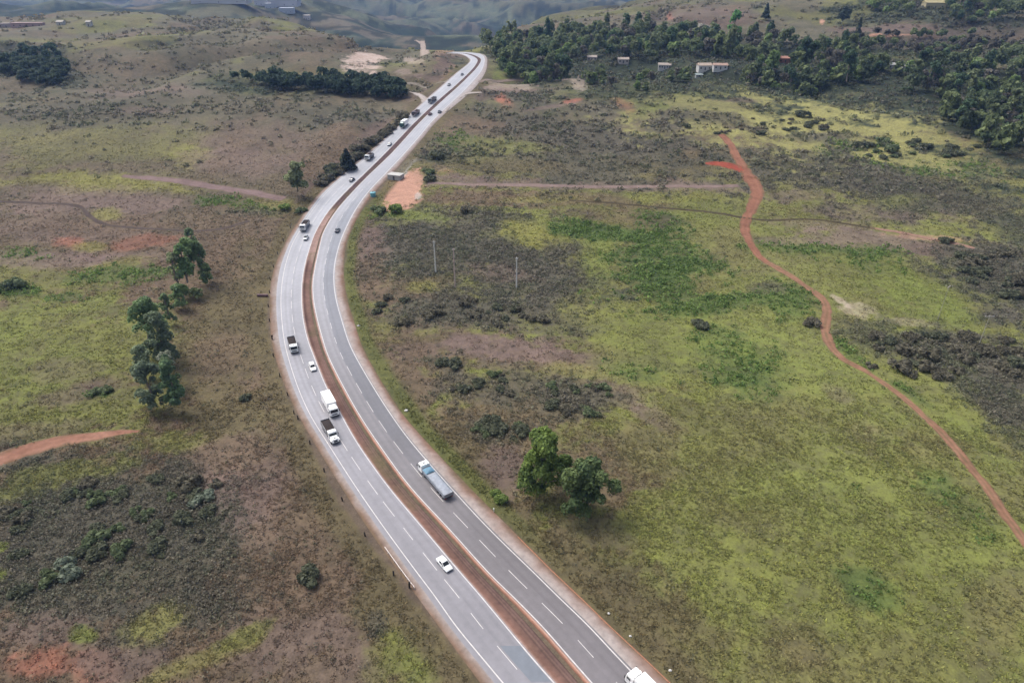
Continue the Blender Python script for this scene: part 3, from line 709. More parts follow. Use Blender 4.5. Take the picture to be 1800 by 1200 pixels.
# ------------------------------------------------------------------ dirt tracks
TRACKMASK = []
def track(name, pts, c1, c2, z=0.07, sd=1, edge=0.35, grassy=False):
    Q = catmull(np.array([[*at(p[0], p[1]), p[2]] for p in pts]), 14)
    d = np.concatenate([[0], np.cumsum(np.linalg.norm(np.diff(Q[:, :2], axis=0), axis=1))])
    s = np.arange(0, d[-1], 0.7)
    Q = np.stack([np.interp(s, d, Q[:, k]) for k in range(3)], 1)
    tn = np.gradient(Q[:, :2], axis=0); tn /= np.linalg.norm(tn, axis=1)[:, None] + 1e-9
    nn = np.stack([-tn[:, 1], tn[:, 0]], 1)
    nc = 11
    V = np.zeros((len(Q), nc, 3)); Cc = np.zeros((len(Q), nc, 3))
    wl_ = 1 + edge * 2 * fbm(s, s * 0, 6, sd, 4); wr_ = 1 + edge * 2 * fbm(s, s * 0, 6, sd + 9, 4)
    for j in range(nc):
        u = j / (nc - 1) * 2 - 1
        off = u * Q[:, 2] / 2 * np.where(u < 0, wl_, wr_)
        p = Q[:, :2] + nn * off[:, None]
        V[:, j, :2] = p
        V[:, j, 2] = height(p[:, 0], p[:, 1]) + z - (0.10 if abs(u) == 1 else 0) - 0.05 * math.exp(-((abs(u) - .45) / .15) ** 2)
        k = np.clip(0.5 + 1.3 * fbm(p[:, 0], p[:, 1], 3.0, sd, 3) + 0.25 * math.exp(-((abs(u) - .42) / .16) ** 2), 0, 1)[:, None]
        cc = lerp(alb(*c2), alb(*c1), k)
        ed = np.clip(abs(u) * 1.9 - 1.15 + 1.8 * fbm(p[:, 0], p[:, 1], 2.4, sd + 3, 3), 0, 1)[:, None]
        cc = lerp(cc, 1.2 * alb(112, 102, 74), ed * 0.8)
        if grassy: cc = lerp(cc, 1.2 * alb(118, 108, 78), np.clip(math.exp(-(u / .2) ** 2) * (0.5 + 2.2 * fbm(p[:, 0], p[:, 1], 4.0, sd + 6, 3)), 0, 1)[:, None] * 0.8)
        Cc[:, j] = cc
    TRACKMASK.append((Q[::3, :2], Q[::3, 2] / 2))
    return tag(link(name, mesh_from(name, V.reshape(-1, 3), grid_faces(len(Q), nc), M_DUST, Cc.reshape(-1, 3), True)), kind='structure')

track('dirt_road', [(1268, 236, 5), (1286, 258, 5), (1303, 290, 5.5), (1322, 318, 7.5), (1331, 340, 6.5), (1322, 365, 5.2), (1310, 390, 4.5), (1313, 415, 4), (1326, 440, 3.7), (1350, 463, 3.4)],
      (182, 130, 106), (148, 102, 82), 0.08, 2, 0.45)
track('dirt_road', [(1346, 460, 3.4), (1385, 482, 3), (1415, 502, 3), (1443, 522, 3.4), (1454, 545, 3.2), (1450, 575, 3.8), (1459, 605, 3.2), (1482, 630, 2.6), (1512, 647, 2.5), (1547, 669, 2.5), (1592, 702, 2.5), (1640, 746, 2.5), (1686, 796, 2.6), (1730, 851, 2.6), (1768, 906, 2.6), (1800, 948, 2.6), (1860, 1030, 2.6), (1960, 1170, 2.6), (2060, 1330, 2.6)],
      (184, 140, 114), (148, 110, 88), 0.075, 5, 0.5, True)
track('dirt_road', [(1240, 287, 3), (1262, 288, 7), (1285, 292, 8), (1308, 300, 7)], (190, 100, 78), (150, 74, 60), 0.085, 8)
track('dirt_road', [(-260, 880, 6.5), (-120, 840, 6.5), (0, 806, 6.3), (60, 787, 6), (120, 773, 5), (175, 765, 4.2), (212, 760, 2.4), (250, 757, 0.8)], (192, 144, 122), (164, 118, 98), 0.07, 11, 0.3)
track('dirt_road', [(215, 309, 3), (262, 313, 5), (330, 321, 6), (410, 334, 6), (500, 351, 6)], (162, 138, 134), (142, 120, 116), 0.08, 14)
track('footpath', [(-20, 354, 2.2), (60, 357, 2.2), (135, 362, 2.4), (155, 378, 2.4), (180, 393, 2.4), (230, 400, 2.4), (330, 406, 2.2), (390, 402, 2.4), (440, 388, 2.6)], (106, 92, 86), (92, 80, 74), 0.07, 17)
track('dirt_road', [(752, 322, 3.5), (860, 325, 4), (1000, 327, 4), (1150, 328, 4), (1300, 326, 4.5)], (168, 146, 138), (146, 124, 118), 0.08, 20, 0.4)
track('footpath', [(1000, 352, 2), (1130, 362, 2), (1240, 372, 2), (1330, 386, 2), (1430, 386, 2), (1540, 402, 2)], (96, 84, 64), (78, 70, 54), 0.08, 23)
track('dirt_road', [(1530, 400, 2), (1600, 412, 2.6), (1660, 424, 3), (1716, 437, 2.6)], (188, 150, 132), (160, 126, 110), 0.08, 26)
track('dirt_road', [(709, 157, 4), (728, 164, 4.5), (744, 172, 5), (750, 181, 7), (744, 193, 9)], (216, 206, 200), (196, 182, 174), 0.3, 29)
track('dirt_road', [(730, 71, 5), (741, 77, 8), (744, 86, 9), (747, 97, 9)], (206, 190, 176), (190, 170, 156), 0.12, 32)
track('dirt_road', [(690, 149, 3), (730, 148, 3.5), (775, 145, 3.5), (792, 140, 4)], (170, 160, 146), (150, 140, 126), 0.2, 35)
track('dirt_road', [(776, 197, 7), (796, 178, 6), (818, 166, 5), (848, 163, 3)], (216, 206, 200), (190, 178, 168), 0.3, 38)
track('dirt_road', [(840, 145, 5), (880, 143, 4), (935, 146, 4), (990, 141, 4), (1020, 133, 3)], (170, 152, 140), (146, 130, 118), 0.15, 41)

def on_track(X, Y, pad=0.4):
    o = np.zeros(len(X), bool)
    for q, h in TRACKMASK:
        lo = q.min(0) - 6; hi = q.max(0) + 6
        k = np.nonzero((X > lo[0]) & (X < hi[0]) & (Y > lo[1]) & (Y < hi[1]))[0]
        if len(k) == 0: continue
        dmin = np.full(len(k), 1e9)
        for i in range(len(q)):
            dmin = np.minimum(dmin, np.hypot(X[k] - q[i, 0], Y[k] - q[i, 1]) - h[i])
        o[k] |= dmin < pad
    return o
#@@OBJECTS
# ------------------------------------------------------------------ vegetation builders (numpy)
def quads_at(Cn, size, col, nrm=None, rng=RNG, aspect=1.5):
    """one small leaf-clump quad per centre; normals loosely follow nrm"""
    n = len(Cn)
    d = rng.normal(size=(n, 3)); d /= np.linalg.norm(d, axis=1)[:, None]
    if nrm is not None:
        d = d * 0.75 + nrm; d /= np.linalg.norm(d, axis=1)[:, None] + 1e-9
    r = rng.normal(size=(n, 3))
    a = np.cross(d, r); a /= np.linalg.norm(a, axis=1)[:, None] + 1e-9
    b_ = np.cross(d, a)
    s = np.asarray(size, float)
    s = (s if s.ndim else np.full(n, float(s)))[:, None]
    a = a * s * 0.5 * aspect; b_ = b_ * s * 0.5
    k = 0.25 * d * s
    V = np.stack([Cn - a, Cn - b_ + k, Cn + a, Cn + b_ + k], 1).reshape(-1, 3)
    F = np.arange(4 * n).reshape(n, 4)
    Cc = np.repeat(col, 4, axis=0)
    return V, F, Cc

def lobe_points(lobes, n, rng):
    """points near the surface of many lobes (x,y,z,rx,rz): returns pos, outward, lobe index"""
    L = np.asarray(lobes, float)
    wgt = L[:, 3] ** 2; wgt = wgt / wgt.sum()
    k = rng.choice(len(L), n, p=wgt)
    d = rng.normal(size=(n, 3)); d /= np.linalg.norm(d, axis=1)[:, None]
    d[:, 2] = np.where(d[:, 2] < -0.35, -d[:, 2] * 0.8, d[:, 2])
    rr = rng.uniform(0.55, 1.08, n) ** 0.6
    sc_ = np.stack([L[k, 3], L[k, 3], L[k, 4]], 1)
    return L[k, :3] + d * sc_ * rr[:, None], d, k

LEAFK = 2.8      # leaves shade one another: their own colour is paler than a crown looks

def crown(lobes, n, size, c1, c2, rng, jit=0.22):
    p, d, k = lobe_points(lobes, n, rng)
    tone = rng.uniform(0, 1, len(lobes))[k]
    t_ = np.clip(0.6 * tone + 0.4 * rng.uniform(0, 1, n), 0, 1)[:, None]
    col = LEAFK * lerp(alb(*c1), alb(*c2), t_) * rng.uniform(1 - jit, 1 + jit, (n, 1))
    return quads_at(p, size * rng.uniform(0.6, 1.3, n), col, d, rng)

def tube(path, rad, ns=7):
    path = np.asarray(path, float); n = len(path)
    tn = np.gradient(path, axis=0); tn /= np.linalg.norm(tn, axis=1)[:, None] + 1e-9
    ref = np.array([0.31, 0.95, 0.05])
    a = np.cross(tn, ref); a /= np.linalg.norm(a, axis=1)[:, None] + 1e-9
    b_ = np.cross(tn, a)
    th = np.linspace(0, 2 * np.pi, ns, endpoint=False)
    V = path[:, None] + np.asarray(rad)[:, None, None] * (np.cos(th)[None, :, None] * a[:, None] + np.sin(th)[None, :, None] * b_[:, None])
    i = np.arange(n * ns).reshape(n, ns)
    F = np.stack([i[:-1], np.roll(i[:-1], -1, 1), np.roll(i[1:], -1, 1), i[1:]], -1).reshape(-1, 4)
    return V.reshape(-1, 3), F

def trunk_mesh(name, h, r, lean, branches, rng):
    ps = []
    z = np.linspace(-0.4, h, 9)
    pth = np.stack([lean[0] * (z / h) ** 1.5, lean[1] * (z / h) ** 1.5, z], 1)
    pth[1:, :2] += rng.normal(size=(8, 2)) * 0.012 * h
    ps.append(tube(pth, np.linspace(r * 1.15, r * 0.35, 9)))
    for (bx, by, bz, zs) in branches:
        s0 = np.array([np.interp(zs, z, pth[:, 0]), np.interp(zs, z, pth[:, 1]), zs])
        e = np.array([bx, by, bz])
        tt = np.linspace(0, 1, 5)[:, None]
        pp = s0 + (e - s0) * tt + np.array([0, 0, 0.12 * h]) * (tt * (1 - tt))
        ps.append(tube(pp, np.linspace(r * 0.5, r * 0.15, 5), 5))
    V, F = joined(ps)
    nb_ = [len(p[0]) for p in ps]; o = nb_[0]; ex = []
    for k in range(1, len(ps)):        # weld each limb to the stem
        q = V[o]; r_ = int(np.argmin(np.linalg.norm(V[:nb_[0]] - q, axis=1))); r2 = r_ + 1 if (r_ % 7) != 6 else r_ - 6
        ex.append((r_, r2, o + 1, o)); o += nb_[k]
    if ex: F = np.vstack([F, np.array(ex)])
    return mesh_from(name, V, F, M_BARK, None, True)

def tree_protos(kind, seed, n, size, c1, c2, H, Rr):
    """returns (crown mesh, trunk mesh)"""
    rng = np.random.default_rng(seed)
    lobes = []; br = []
    if kind == 'round':
        zc = H * 0.62
        for k in range(16):
            th = rng.uniform(0, 6.28); q = math.sqrt(rng.uniform(0, 1)) * Rr * 0.72; zz = zc + rng.uniform(-0.30, 0.26) * H
            sh = math.sqrt(max(0.1, 1 - ((zz - zc) / (0.40 * H)) ** 2))
            rl = Rr * rng.uniform(0.24, 0.42)
            lobes.append((q * sh * math.cos(th), q * sh * math.sin(th), zz, rl, rl * 0.8))
        lobes.append((0, 0, H * 0.9, Rr * 0.36, H * 0.1)); lobes.append((0, 0, zc, Rr * 0.5, H * 0.25))
        hz = H * 0.7
    elif kind == 'tall':      # eucalypt: clear stem and a narrow broken crown
        for k in range(18):
            zz = H * rng.uniform(0.38, 0.98); th = rng.uniform(0, 6.28); q = Rr * rng.uniform(0.0, 0.8)
            rl = Rr * rng.uniform(0.2, 0.42)
            lobes.append((q * math.cos(th), q * math.sin(th), zz, rl, rl * 1.2))
        lobes.append((0, 0, H * 0.93, Rr * 0.4, H * 0.08))
        hz = H * 0.9
    elif kind == 'column':    # foliage almost down to the ground
        for k in range(30):
            zz = H * rng.uniform(0.18, 0.97); th = rng.uniform(0, 6.28); f = math.sin(math.pi * min(1, (zz / H) * 0.8 + 0.18)) ** 0.6
            q = Rr * rng.uniform(0.1, 0.88) * f; rl = Rr * rng.uniform(0.16, 0.32)
            lobes.append((q * math.cos(th), q * math.sin(th), zz, rl, rl * 1.2))
        lobes.append((0, 0, H * 0.93, Rr * 0.34, H * 0.08))
        hz = H * 0.85
    elif kind == 'spread':
        for k in range(13):
            th = rng.uniform(0, 6.28); q = Rr * math.sqrt(rng.uniform(0, 1)) * 0.8
            rl = Rr * rng.uniform(0.25, 0.4)
            lobes.append((q * math.cos(th), q * math.sin(th), H * rng.uniform(0.62, 0.9) - 0.15 * H * q / Rr, rl, rl * 0.55))
        hz = H * 0.65
    elif kind == 'cone':
        for k in range(14):
            f = k / 13; th = k * 2.4; q = Rr * (1 - f) * 0.5
            rl = Rr * (0.62 - 0.42 * f)
            lobes.append((q * math.cos(th), q * math.sin(th), H * (0.14 + 0.82 * f), rl, H * 0.08 + rl * 0.3))
        hz = H * 0.9
    for l in lobes[: 7]:
        br.append((l[0] * 0.85, l[1] * 0.85, l[2] - 0.1 * l[4], min(hz * 0.8, max(H * 0.22, l[2] * 0.6))))
    V, F, Cc = crown(lobes, n, size, c1, c2, rng)
    cm = mesh_from('crown', V, F, M_LEAF, Cc)
    tm = trunk_mesh('trunk', hz, 0.018 * H + 0.05, (rng.normal() * 0.03 * H, rng.normal() * 0.03 * H), br, rng)
    return cm, tm

def plant_tree(name, protos, x, y, scale, rz, label, group=None, cat='tree', zs=1.0):
    e = empty(name, (x, y, gz(x, y) - 0.05), rz)
    e.scale = (scale, scale, scale * zs)
    link('trunk', protos[1], e); link('crown', protos[0], e)
    return tag(e, label, cat, group)

# ---------------- named trees near the road
def near_tree(label, kind, px, py, H, Rr, n, size, c1, c2, seed, name='tree', group=None, rz=0.0):
    p = at(px, py)
    if py > 330: dk = 24 if px < 600 else 6; c1 = tuple(v + dk for v in c1); c2 = tuple(v + dk for v in c2)     # leaf colours lightened on nearer trees, most on the left
    return plant_tree(name, tree_protos(kind, seed, n, size, c1, c2, H, Rr), p[0], p[1], 1, rz, label, group)

near_tree('bright green round tree, the taller of the pair standing together right of the highway', 'column', 952, 875, 18, 7.0, 8500, 0.55, (66, 84, 44), (110, 128, 62), 101, 'broadleaf_tree')
near_tree('darker green bushy tree, the lower right one of the pair standing together', 'column', 1030, 905, 14.5, 7.2, 7500, 0.55, (58, 76, 48), (98, 112, 68), 102, 'broadleaf_tree')
near_tree('slender tall tree with bare lower stem at the far end of the tree row', 'tall', 334, 514, 19, 3.6, 1600, 0.65, (60, 80, 48), (92, 116, 66), 103, 'eucalyptus_tree')
near_tree('widest of the slender trees at the far end of the tree row', 'tall', 344, 500, 18, 4.2, 1900, 0.65, (58, 76, 48), (90, 110, 64), 104, 'eucalyptus_tree')
near_tree('slender tall tree of the far end of the tree row, nearest the highway', 'tall', 360, 498, 17, 3.4, 1400, 0.65, (62, 80, 54), (96, 112, 72), 105, 'eucalyptus_tree')
near_tree('thin grey-green tree leaning on the left of the far tree row clump', 'tall', 318, 518, 16, 2.9, 1000, 0.6, (72, 86, 60), (112, 118, 82), 106, 'eucalyptus_tree')
near_tree('low round green tree between the slender trees and the big dark crowns of the row', 'round', 325, 528, 6.5, 3.4, 1200, 0.5, (62, 82, 48), (104, 120, 66), 107, 'small_tree')
near_tree('low dull green tree at the foot of the slender trees', 'round', 347, 528, 5.0, 2.8, 900, 0.5, (70, 84, 54), (106, 114, 72), 108, 'small_tree')
near_tree('big dark green tree with the broadest crown of the row left of the highway', 'column', 274, 628, 20, 6.2, 6500, 0.52, (54, 74, 48), (94, 116, 70), 109, 'broadleaf_tree')
near_tree('big dull green tree right beside the broadest crown of the row', 'column', 296, 640, 18, 5.2, 4600, 0.58, (58, 70, 52), (92, 104, 74), 110, 'broadleaf_tree')
near_tree('loose grey-green tree with a low side branch at the near end of the row', 'column', 274, 722, 16, 4.6, 2600, 0.6, (58, 72, 54), (98, 108, 82), 111, 'eucalyptus_tree')
near_tree('narrow dark green tree at the near end of the row', 'column', 314, 724, 16.5, 3.5, 3000, 0.6, (48, 68, 48), (86, 108, 66), 112, 'eucalyptus_tree')
near_tree('pale thin tree behind the narrow dark tree of the row', 'tall', 300, 676, 11, 2.4, 800, 0.5, (84, 92, 78), (120, 124, 104), 113, 'eucalyptus_tree')
near_tree('grey-green tree filling the gap below the broadest crown of the row', 'column', 262, 668, 12, 3.8, 2000, 0.55, (64, 78, 58), (104, 114, 84), 131, 'broadleaf_tree')
near_tree('slim green tree filling the row between the dull green tree and the narrow dark one', 'column', 306, 690, 12, 3.0, 1600, 0.55, (54, 72, 50), (92, 108, 72), 132, 'eucalyptus_tree')
near_tree('tall narrow grey tree at the back of the far tree row clump', 'tall', 350, 476, 17, 3.0, 1500, 0.6, (62, 78, 54), (98, 112, 74), 135, 'eucalyptus_tree')
near_tree('slim tree between the far clump and the broadest crown of the row', 'column', 302, 572, 12, 2.8, 1600, 0.52, (58, 76, 50), (96, 112, 70), 136, 'eucalyptus_tree')
near_tree('low bushy tree on the right flank of the far tree row clump', 'column', 366, 500, 8, 3.0, 1300, 0.55, (66, 84, 52), (108, 122, 72), 133, 'small_tree')
near_tree('bushy tree closing the gap in the row above the broadest crown', 'column', 318, 545, 9, 3.4, 1500, 0.55, (60, 80, 50), (98, 116, 68), 134, 'small_tree')
near_tree('solitary loose green tree beside the highway bend above the pinkish track', 'round', 526, 346, 17, 6.4, 2400, 0.85, (72, 82, 56), (106, 112, 76), 114, 'broadleaf_tree')
near_tree('solitary almost black dense tree at the edge of the dark bank by the highway', 'cone', 612, 300, 11, 4.4, 1700, 0.75, (30, 38, 34), (52, 60, 52), 115, 'dark_conifer')
near_tree('dark green tree alone on the ridge beyond the right end of the highway', 'cone', 962, 84, 26, 8.0, 900, 1.6, (40, 58, 48), (64, 84, 64), 116, 'ridge_tree')
near_tree('bright green tall tree standing out above the wood on the ridge', 'tall', 1287, 72, 24, 7.5, 800, 1.7, (72, 112, 60), (104, 146, 82), 117, 'ridge_tree')
near_tree('small dark pointed tree on the bare ridge, silhouetted against the far hills', 'cone', 1345, 36, 15, 4.6, 500, 1.4, (44, 54, 50), (64, 76, 66), 118, 'ridge_tree')
near_tree('dark tree beside the orange scar on the ridge', 'round', 1480, 44, 16, 7, 500, 1.7, (44, 54, 50), (68, 78, 66), 119, 'ridge_tree')
near_tree('slim dark tree standing on the slope below the orange scar', 'cone', 1504, 76, 21, 3.4, 500, 1.4, (40, 50, 44), (64, 72, 60), 120, 'ridge_tree')
near_tree('small round tree on the grassy ridge right of the dark lone tree', 'round', 1013, 62, 12, 5, 400, 1.4, (60, 78, 56), (88, 104, 72), 121, 'ridge_tree')

# ---------------- the wood on the right and the two belts on the left: single trees, then the remaining mass
FPAL = [((62, 74, 54), (102, 112, 78)), ((70, 82, 56), (114, 124, 82)), ((76, 86, 62), (118, 126, 90)), ((60, 74, 54), (96, 108, 76)), ((70, 68, 62), (104, 100, 90)), ((46, 62, 50), (84, 104, 72)), ((78, 96, 58), (120, 138, 84))]
FP = [tree_protos('round', 201, 520, 1.5, *FPAL[0], 13, 5.2), tree_protos('column', 202, 520, 1.5, *FPAL[1], 11, 5.0), tree_protos('tall', 203, 380, 1.4, *FPAL[2], 17, 3.8),
      tree_protos('spread', 204, 460, 1.5, *FPAL[3], 9, 6.0), tree_protos('round', 205, 300, 1.3, *FPAL[4], 11, 4.8), tree_protos('tall', 206, 380, 1.4, *FPAL[5], 16, 4.2), tree_protos('column', 207, 460, 1.4, *FPAL[6], 9, 4.2)]

def region_points(polys, spacing, rng, jitter=0.45):
    pts = []
    for poly in polys:
        Q = np.array([at(*p) for p in poly])
        lo, hi = Q.min(0), Q.max(0)
        xs = np.arange(lo[0], hi[0], spacing); ys = np.arange(lo[1], hi[1], spacing)
        X, Y = [v.ravel() for v in np.meshgrid(xs, ys)]
        X = X + rng.uniform(-jitter, jitter, len(X)) * spacing * 1.6; Y = Y + rng.uniform(-jitter, jitter, len(Y)) * spacing * 1.6
        ins = np.zeros(len(X), bool)
        for i in range(len(Q)):
            x1, y1 = Q[i]; x2, y2 = Q[(i + 1) % len(Q)]
            cr = ((y1 > Y) != (y2 > Y)) & (X < (x2 - x1) * (Y - y1) / (y2 - y1 + 1e-12) + x1)
            ins ^= cr
        pts.append(np.stack([X[ins], Y[ins]], 1))
    return np.vstack(pts)

rngF = np.random.default_rng(77)
HOUSES_AT = [(1237, 122, 9), (1265, 121, 9), (1168, 120, 8), (1095, 110, 5), (1040, 106, 5), (1378, 109, 7), (1228, 136, 4), (1568, 120, 4), (1590, 122, 3), (1640, 14, 10), (1775, 2, 8)]
WOOD = [[(852, 84), (900, 76), (1000, 66), (1120, 66), (1290, 74), (1420, 84), (1500, 92), (1480, 108), (1250, 104), (1000, 108), (880, 128), (852, 118)],
        [(880, 128), (990, 108), (1006, 138), (960, 150), (905, 146)],
        [(1290, 124), (1400, 116), (1560, 112), (1840, 112), (1840, 175), (1700, 170), (1560, 152), (1480, 156), (1300, 152), (1262, 142)],
        [(1560, 154), (1700, 172), (1840, 172), (1840, 285), (1740, 272), (1640, 210), (1590, 184)]]
GARDEN = [[(1020, 122), (1220, 130), (1240, 150), (1120, 162), (1030, 150)], [(1480, 66), (1840, 60), (1840, 108), (1480, 100)]]
TOPW = [[(1520, 14), (1840, -24), (1840, 44), (1660, 44), (1540, 30)]]
wp = region_points(WOOD, 8.6, rngF)
wp = wp[fbm(wp[:, 0], wp[:, 1], 40, 301, 3) > -0.16]
wg = region_points(GARDEN, 8.5, rngF); wg = wg[fbm(wg[:, 0], wg[:, 1], 30, 305, 3) > -0.08]
wt = region_points(TOPW, 12, rngF)
ngar = len(wg)
wp = np.vstack([wp, wt, wg]); gar = np.r_[np.zeros(len(wp) - ngar, bool), np.ones(ngar, bool)]
for (hx, hy, hw) in HOUSES_AT:          # the yards in front of the houses are open
    hp = at(hx, hy); dh = np.hypot(*hp); uu = hp / dh
    along = wp @ uu - dh; lat = wp @ np.array([uu[1], -uu[0]])
    k = ~((along > -70) & (along < 7) & (np.abs(lat) < hw))
    wp, gar = wp[k], gar[k]
k = road_dist(wp[:, 0], wp[:, 1]) > 6
wp, gar = wp[k], gar[k]
LEFTB = [[(405, 146), (480, 140), (600, 146), (700, 156), (722, 170), (690, 178), (600, 171), (480, 160)],
         [(-30, 100), (30, 98), (90, 92), (122, 110), (124, 150), (70, 154), (-30, 130)]]
lp = region_points(LEFTB, 6.4, rngF)
dW = np.hypot(wp[:, 0], wp[:, 1])
order = np.argsort(dW)
wp = wp[order]; gar = gar[order]
nI = 290
LAB = ['round dark green tree crowded in the wood behind the pale meadow', 'round olive green tree crowded in the wood behind the pale meadow',
       'tall narrow grey-green tree rising from the wood behind the pale meadow', 'flat spreading dark tree in the wood behind the pale meadow',
       'greyish thin-leaved tree in the wood behind the pale meadow', 'tall dark eucalyptus rising from the wood behind the pale meadow', 'light green tree standing in the wood behind the pale meadow']
GRP = ['round dark trees of the wood', 'round olive trees of the wood', 'tall grey-green trees of the wood', 'spreading trees of the wood', 'greyish trees of the wood', 'tall dark eucalypts of the wood', 'light green trees of the wood']
NM = ['woodland_tree', 'woodland_tree', 'tall_tree', 'spreading_tree', 'thin_tree', 'tall_tree', 'garden_tree']
kinds = rngF.choice(7, len(wp), p=[.2, .2, .14, .12, .12, .1, .12])
kinds = np.where(gar, np.where(wp[:, 0] > 250, rngF.choice([4, 4, 4, 1, 0], len(wp)), rngF.choice([1, 4, 6, 1, 3], len(wp))), kinds)
wz_ = height(wp[:, 0], wp[:, 1])
protoE = {}
for i in range(nI):
    k = int(kinds[i]); x, y = wp[i]
    if k not in protoE:
        e = empty(NM[k], (0, 0, 0)); link('trunk', FP[k][1], e); link('crown', FP[k][0], e)
        tag(e, LAB[k], 'tree', GRP[k]); protoE[k] = e
    else:
        e = copy_tree(protoE[k])
    s = rngF.uniform(0.55, 1.35) * (0.6 if gar[i] else 1.0)
    e.location = (x, y, wz_[i] - 0.1); e.rotation_euler = (0, 0, rngF.uniform(0, 6.28)); e.scale = (s, s, s * rngF.uniform(0.85, 1.2))

def forest_mass(name, pts, zz, kinds, nq, pal, hs, rs, size, rng, small=None):
    """the rest of a wood as one mass of crowns and stems"""
    n = len(pts)
    Vs, Fs, Cs = [], [], []
    H = rng.uniform(0.8, 1.5, n) * hs[kinds]; Rr = rng.uniform(0.75, 1.2, n) * rs[kinds]
    if small is not None: H = H * np.where(small, .6, 1); Rr = Rr * np.where(small, .65, 1)
    nl = 6
    lob = rng.normal(size=(n, nl, 3)); lob /= np.linalg.norm(lob, axis=2)[:, :, None]
    lob *= rng.uniform(0.2, 0.62, (n, nl, 1))
    ti = np.repeat(np.arange(n), nq); li = rng.integers(0, nl, n * nq)
    d = rng.normal(size=(n * nq, 3)); d /= np.linalg.norm(d, axis=1)[:, None]
    d[:, 2] = np.where(d[:, 2] < -0.4, -d[:, 2], d[:, 2])
    q = lob[ti, li] + d * 0.5
    p = np.stack([pts[ti, 0] + q[:, 0] * Rr[ti], pts[ti, 1] + q[:, 1] * Rr[ti], zz[ti] + H[ti] * (0.62 + 0.36 * q[:, 2])], 1)
    tone = np.clip(0.45 * rng.uniform(0, 1, (n, nl))[ti, li] + 0.35 * rng.uniform(0, 1, n)[ti] + 0.2 * rng.uniform(0, 1, n * nq), 0, 1)[:, None]
    pa = LEAFK * np.array([alb(*c[0]) for c in pal]); pb = LEAFK * np.array([alb(*c[1]) for c in pal])
    col = pa[kinds[ti]] + (pb - pa)[kinds[ti]] * tone
    V, F, Cc = quads_at(p, size * rng.uniform(0.6, 1.3, len(p)), col, d, rng)
    return V, F, Cc

PAL = FPAL
HS = np.array([13, 11, 17, 9, 11, 16., 9]); RS = np.array([5.2, 5.0, 3.8, 6, 4.8, 4.2, 4.2])
far_pts = wp[nI:]; far_k = kinds[nI:]
V, F, Cc = forest_mass('woodland', far_pts, wz_[nI:], far_k, 130, PAL, HS, RS, 1.9, rngF, gar[nI:])
tag(link('woodland', mesh_from('woodland', V, F, M_LEAF, Cc)), 'dense mixed wood covering the ridge beyond the pale meadow', 'woodland', kind='stuff')

# left belts: single trees
BP = [tree_protos('round', 211, 300, 1.4, (40, 54, 46), (66, 80, 62), 8.5, 4.2), tree_protos('round', 212, 300, 1.4, (48, 60, 50), (76, 88, 68), 7.2, 4.4)]
BL = [('dark green tree in the long dense belt left of the far highway', 'trees of the long dark belt'), ('dark green tree in the wood at the left edge below the far hills', 'trees of the wood at the left edge')]
lz = height(lp[:, 0], lp[:, 1])
keep = road_dist(lp[:, 0], lp[:, 1]) > 8
lp, lz = lp[keep], lz[keep]
lead = {}
isr = lp[:, 0] > -260
cntL = {0: 0, 1: 0}
rest = []
for i in np.argsort(np.hypot(lp[:, 0], lp[:, 1])):
    g = 0 if isr[i] else 1
    if cntL[g] >= 70: rest.append(i); continue
    cntL[g] += 1
    if g not in lead:
        e = empty('belt_tree', (0, 0, 0)); pm = BP[g]
        link('trunk', pm[1], e); link('crown', pm[0], e); tag(e, BL[g][0], 'tree', BL[g][1]); lead[g] = e
    else: e = copy_tree(lead[g])
    s = rngF.uniform(0.7, 1.2)
    e.location = (lp[i, 0], lp[i, 1], lz[i] - 0.1); e.rotation_euler = (0, 0, rngF.uniform(0, 6.28)); e.scale = (s, s, s * rngF.uniform(0.85, 1.15))
if rest:
    rest = np.array(rest)
    V, F, Cc = forest_mass('m', lp[rest], lz[rest], np.zeros(len(rest), int), 90, [((40, 54, 46), (68, 84, 62))], np.array([8.]), np.array([4.2]), 1.6, rngF)
    tag(link('tree_belt', mesh_from('tree_belt', V, F, M_LEAF, Cc)), 'far side of the dark tree belts left of the highway', 'tree belt', kind='stuff')

# ------------------------------------------------------------------ scattered plants: sample the land, keep by class
def sample(n, y0, y1, rng, amax=0.62):
    u = rng.uniform(0, 1, n)
    Y = np.sqrt(y0 * y0 + u * (y1 * y1 - y0 * y0)) if y0 > 0 else rng.uniform(y0, y1, n)
    a = rng.uniform(-amax, amax, n)
    X = a * (Y + 170)
    return X, Y

rngS = np.random.default_rng(9)
def cover(n, y0, y1, fin=None, fout=None):
    X, Y = sample(n, y0, y1, rngS)
    # one size of plant gives way to the next gradually
    pr = np.ones(n)
    if fin: pr = pr * sstep(fin[0], fin[1], Y)
    if fout: pr = pr * sstep(fout[1], fout[0], Y)
    k = rngS.uniform(0, 1, n) < pr
    X, Y = X[k], Y[k]
    rd_ = road_dist(X, Y)
    k = rd_ > 0.5
    X, Y, rd_ = X[k], Y[k], rd_[k]
    k = ~on_track(X, Y)
    X, Y, rd_ = X[k], Y[k], rd_[k]
    return X, Y, rd_, classify(X, Y, rd_)

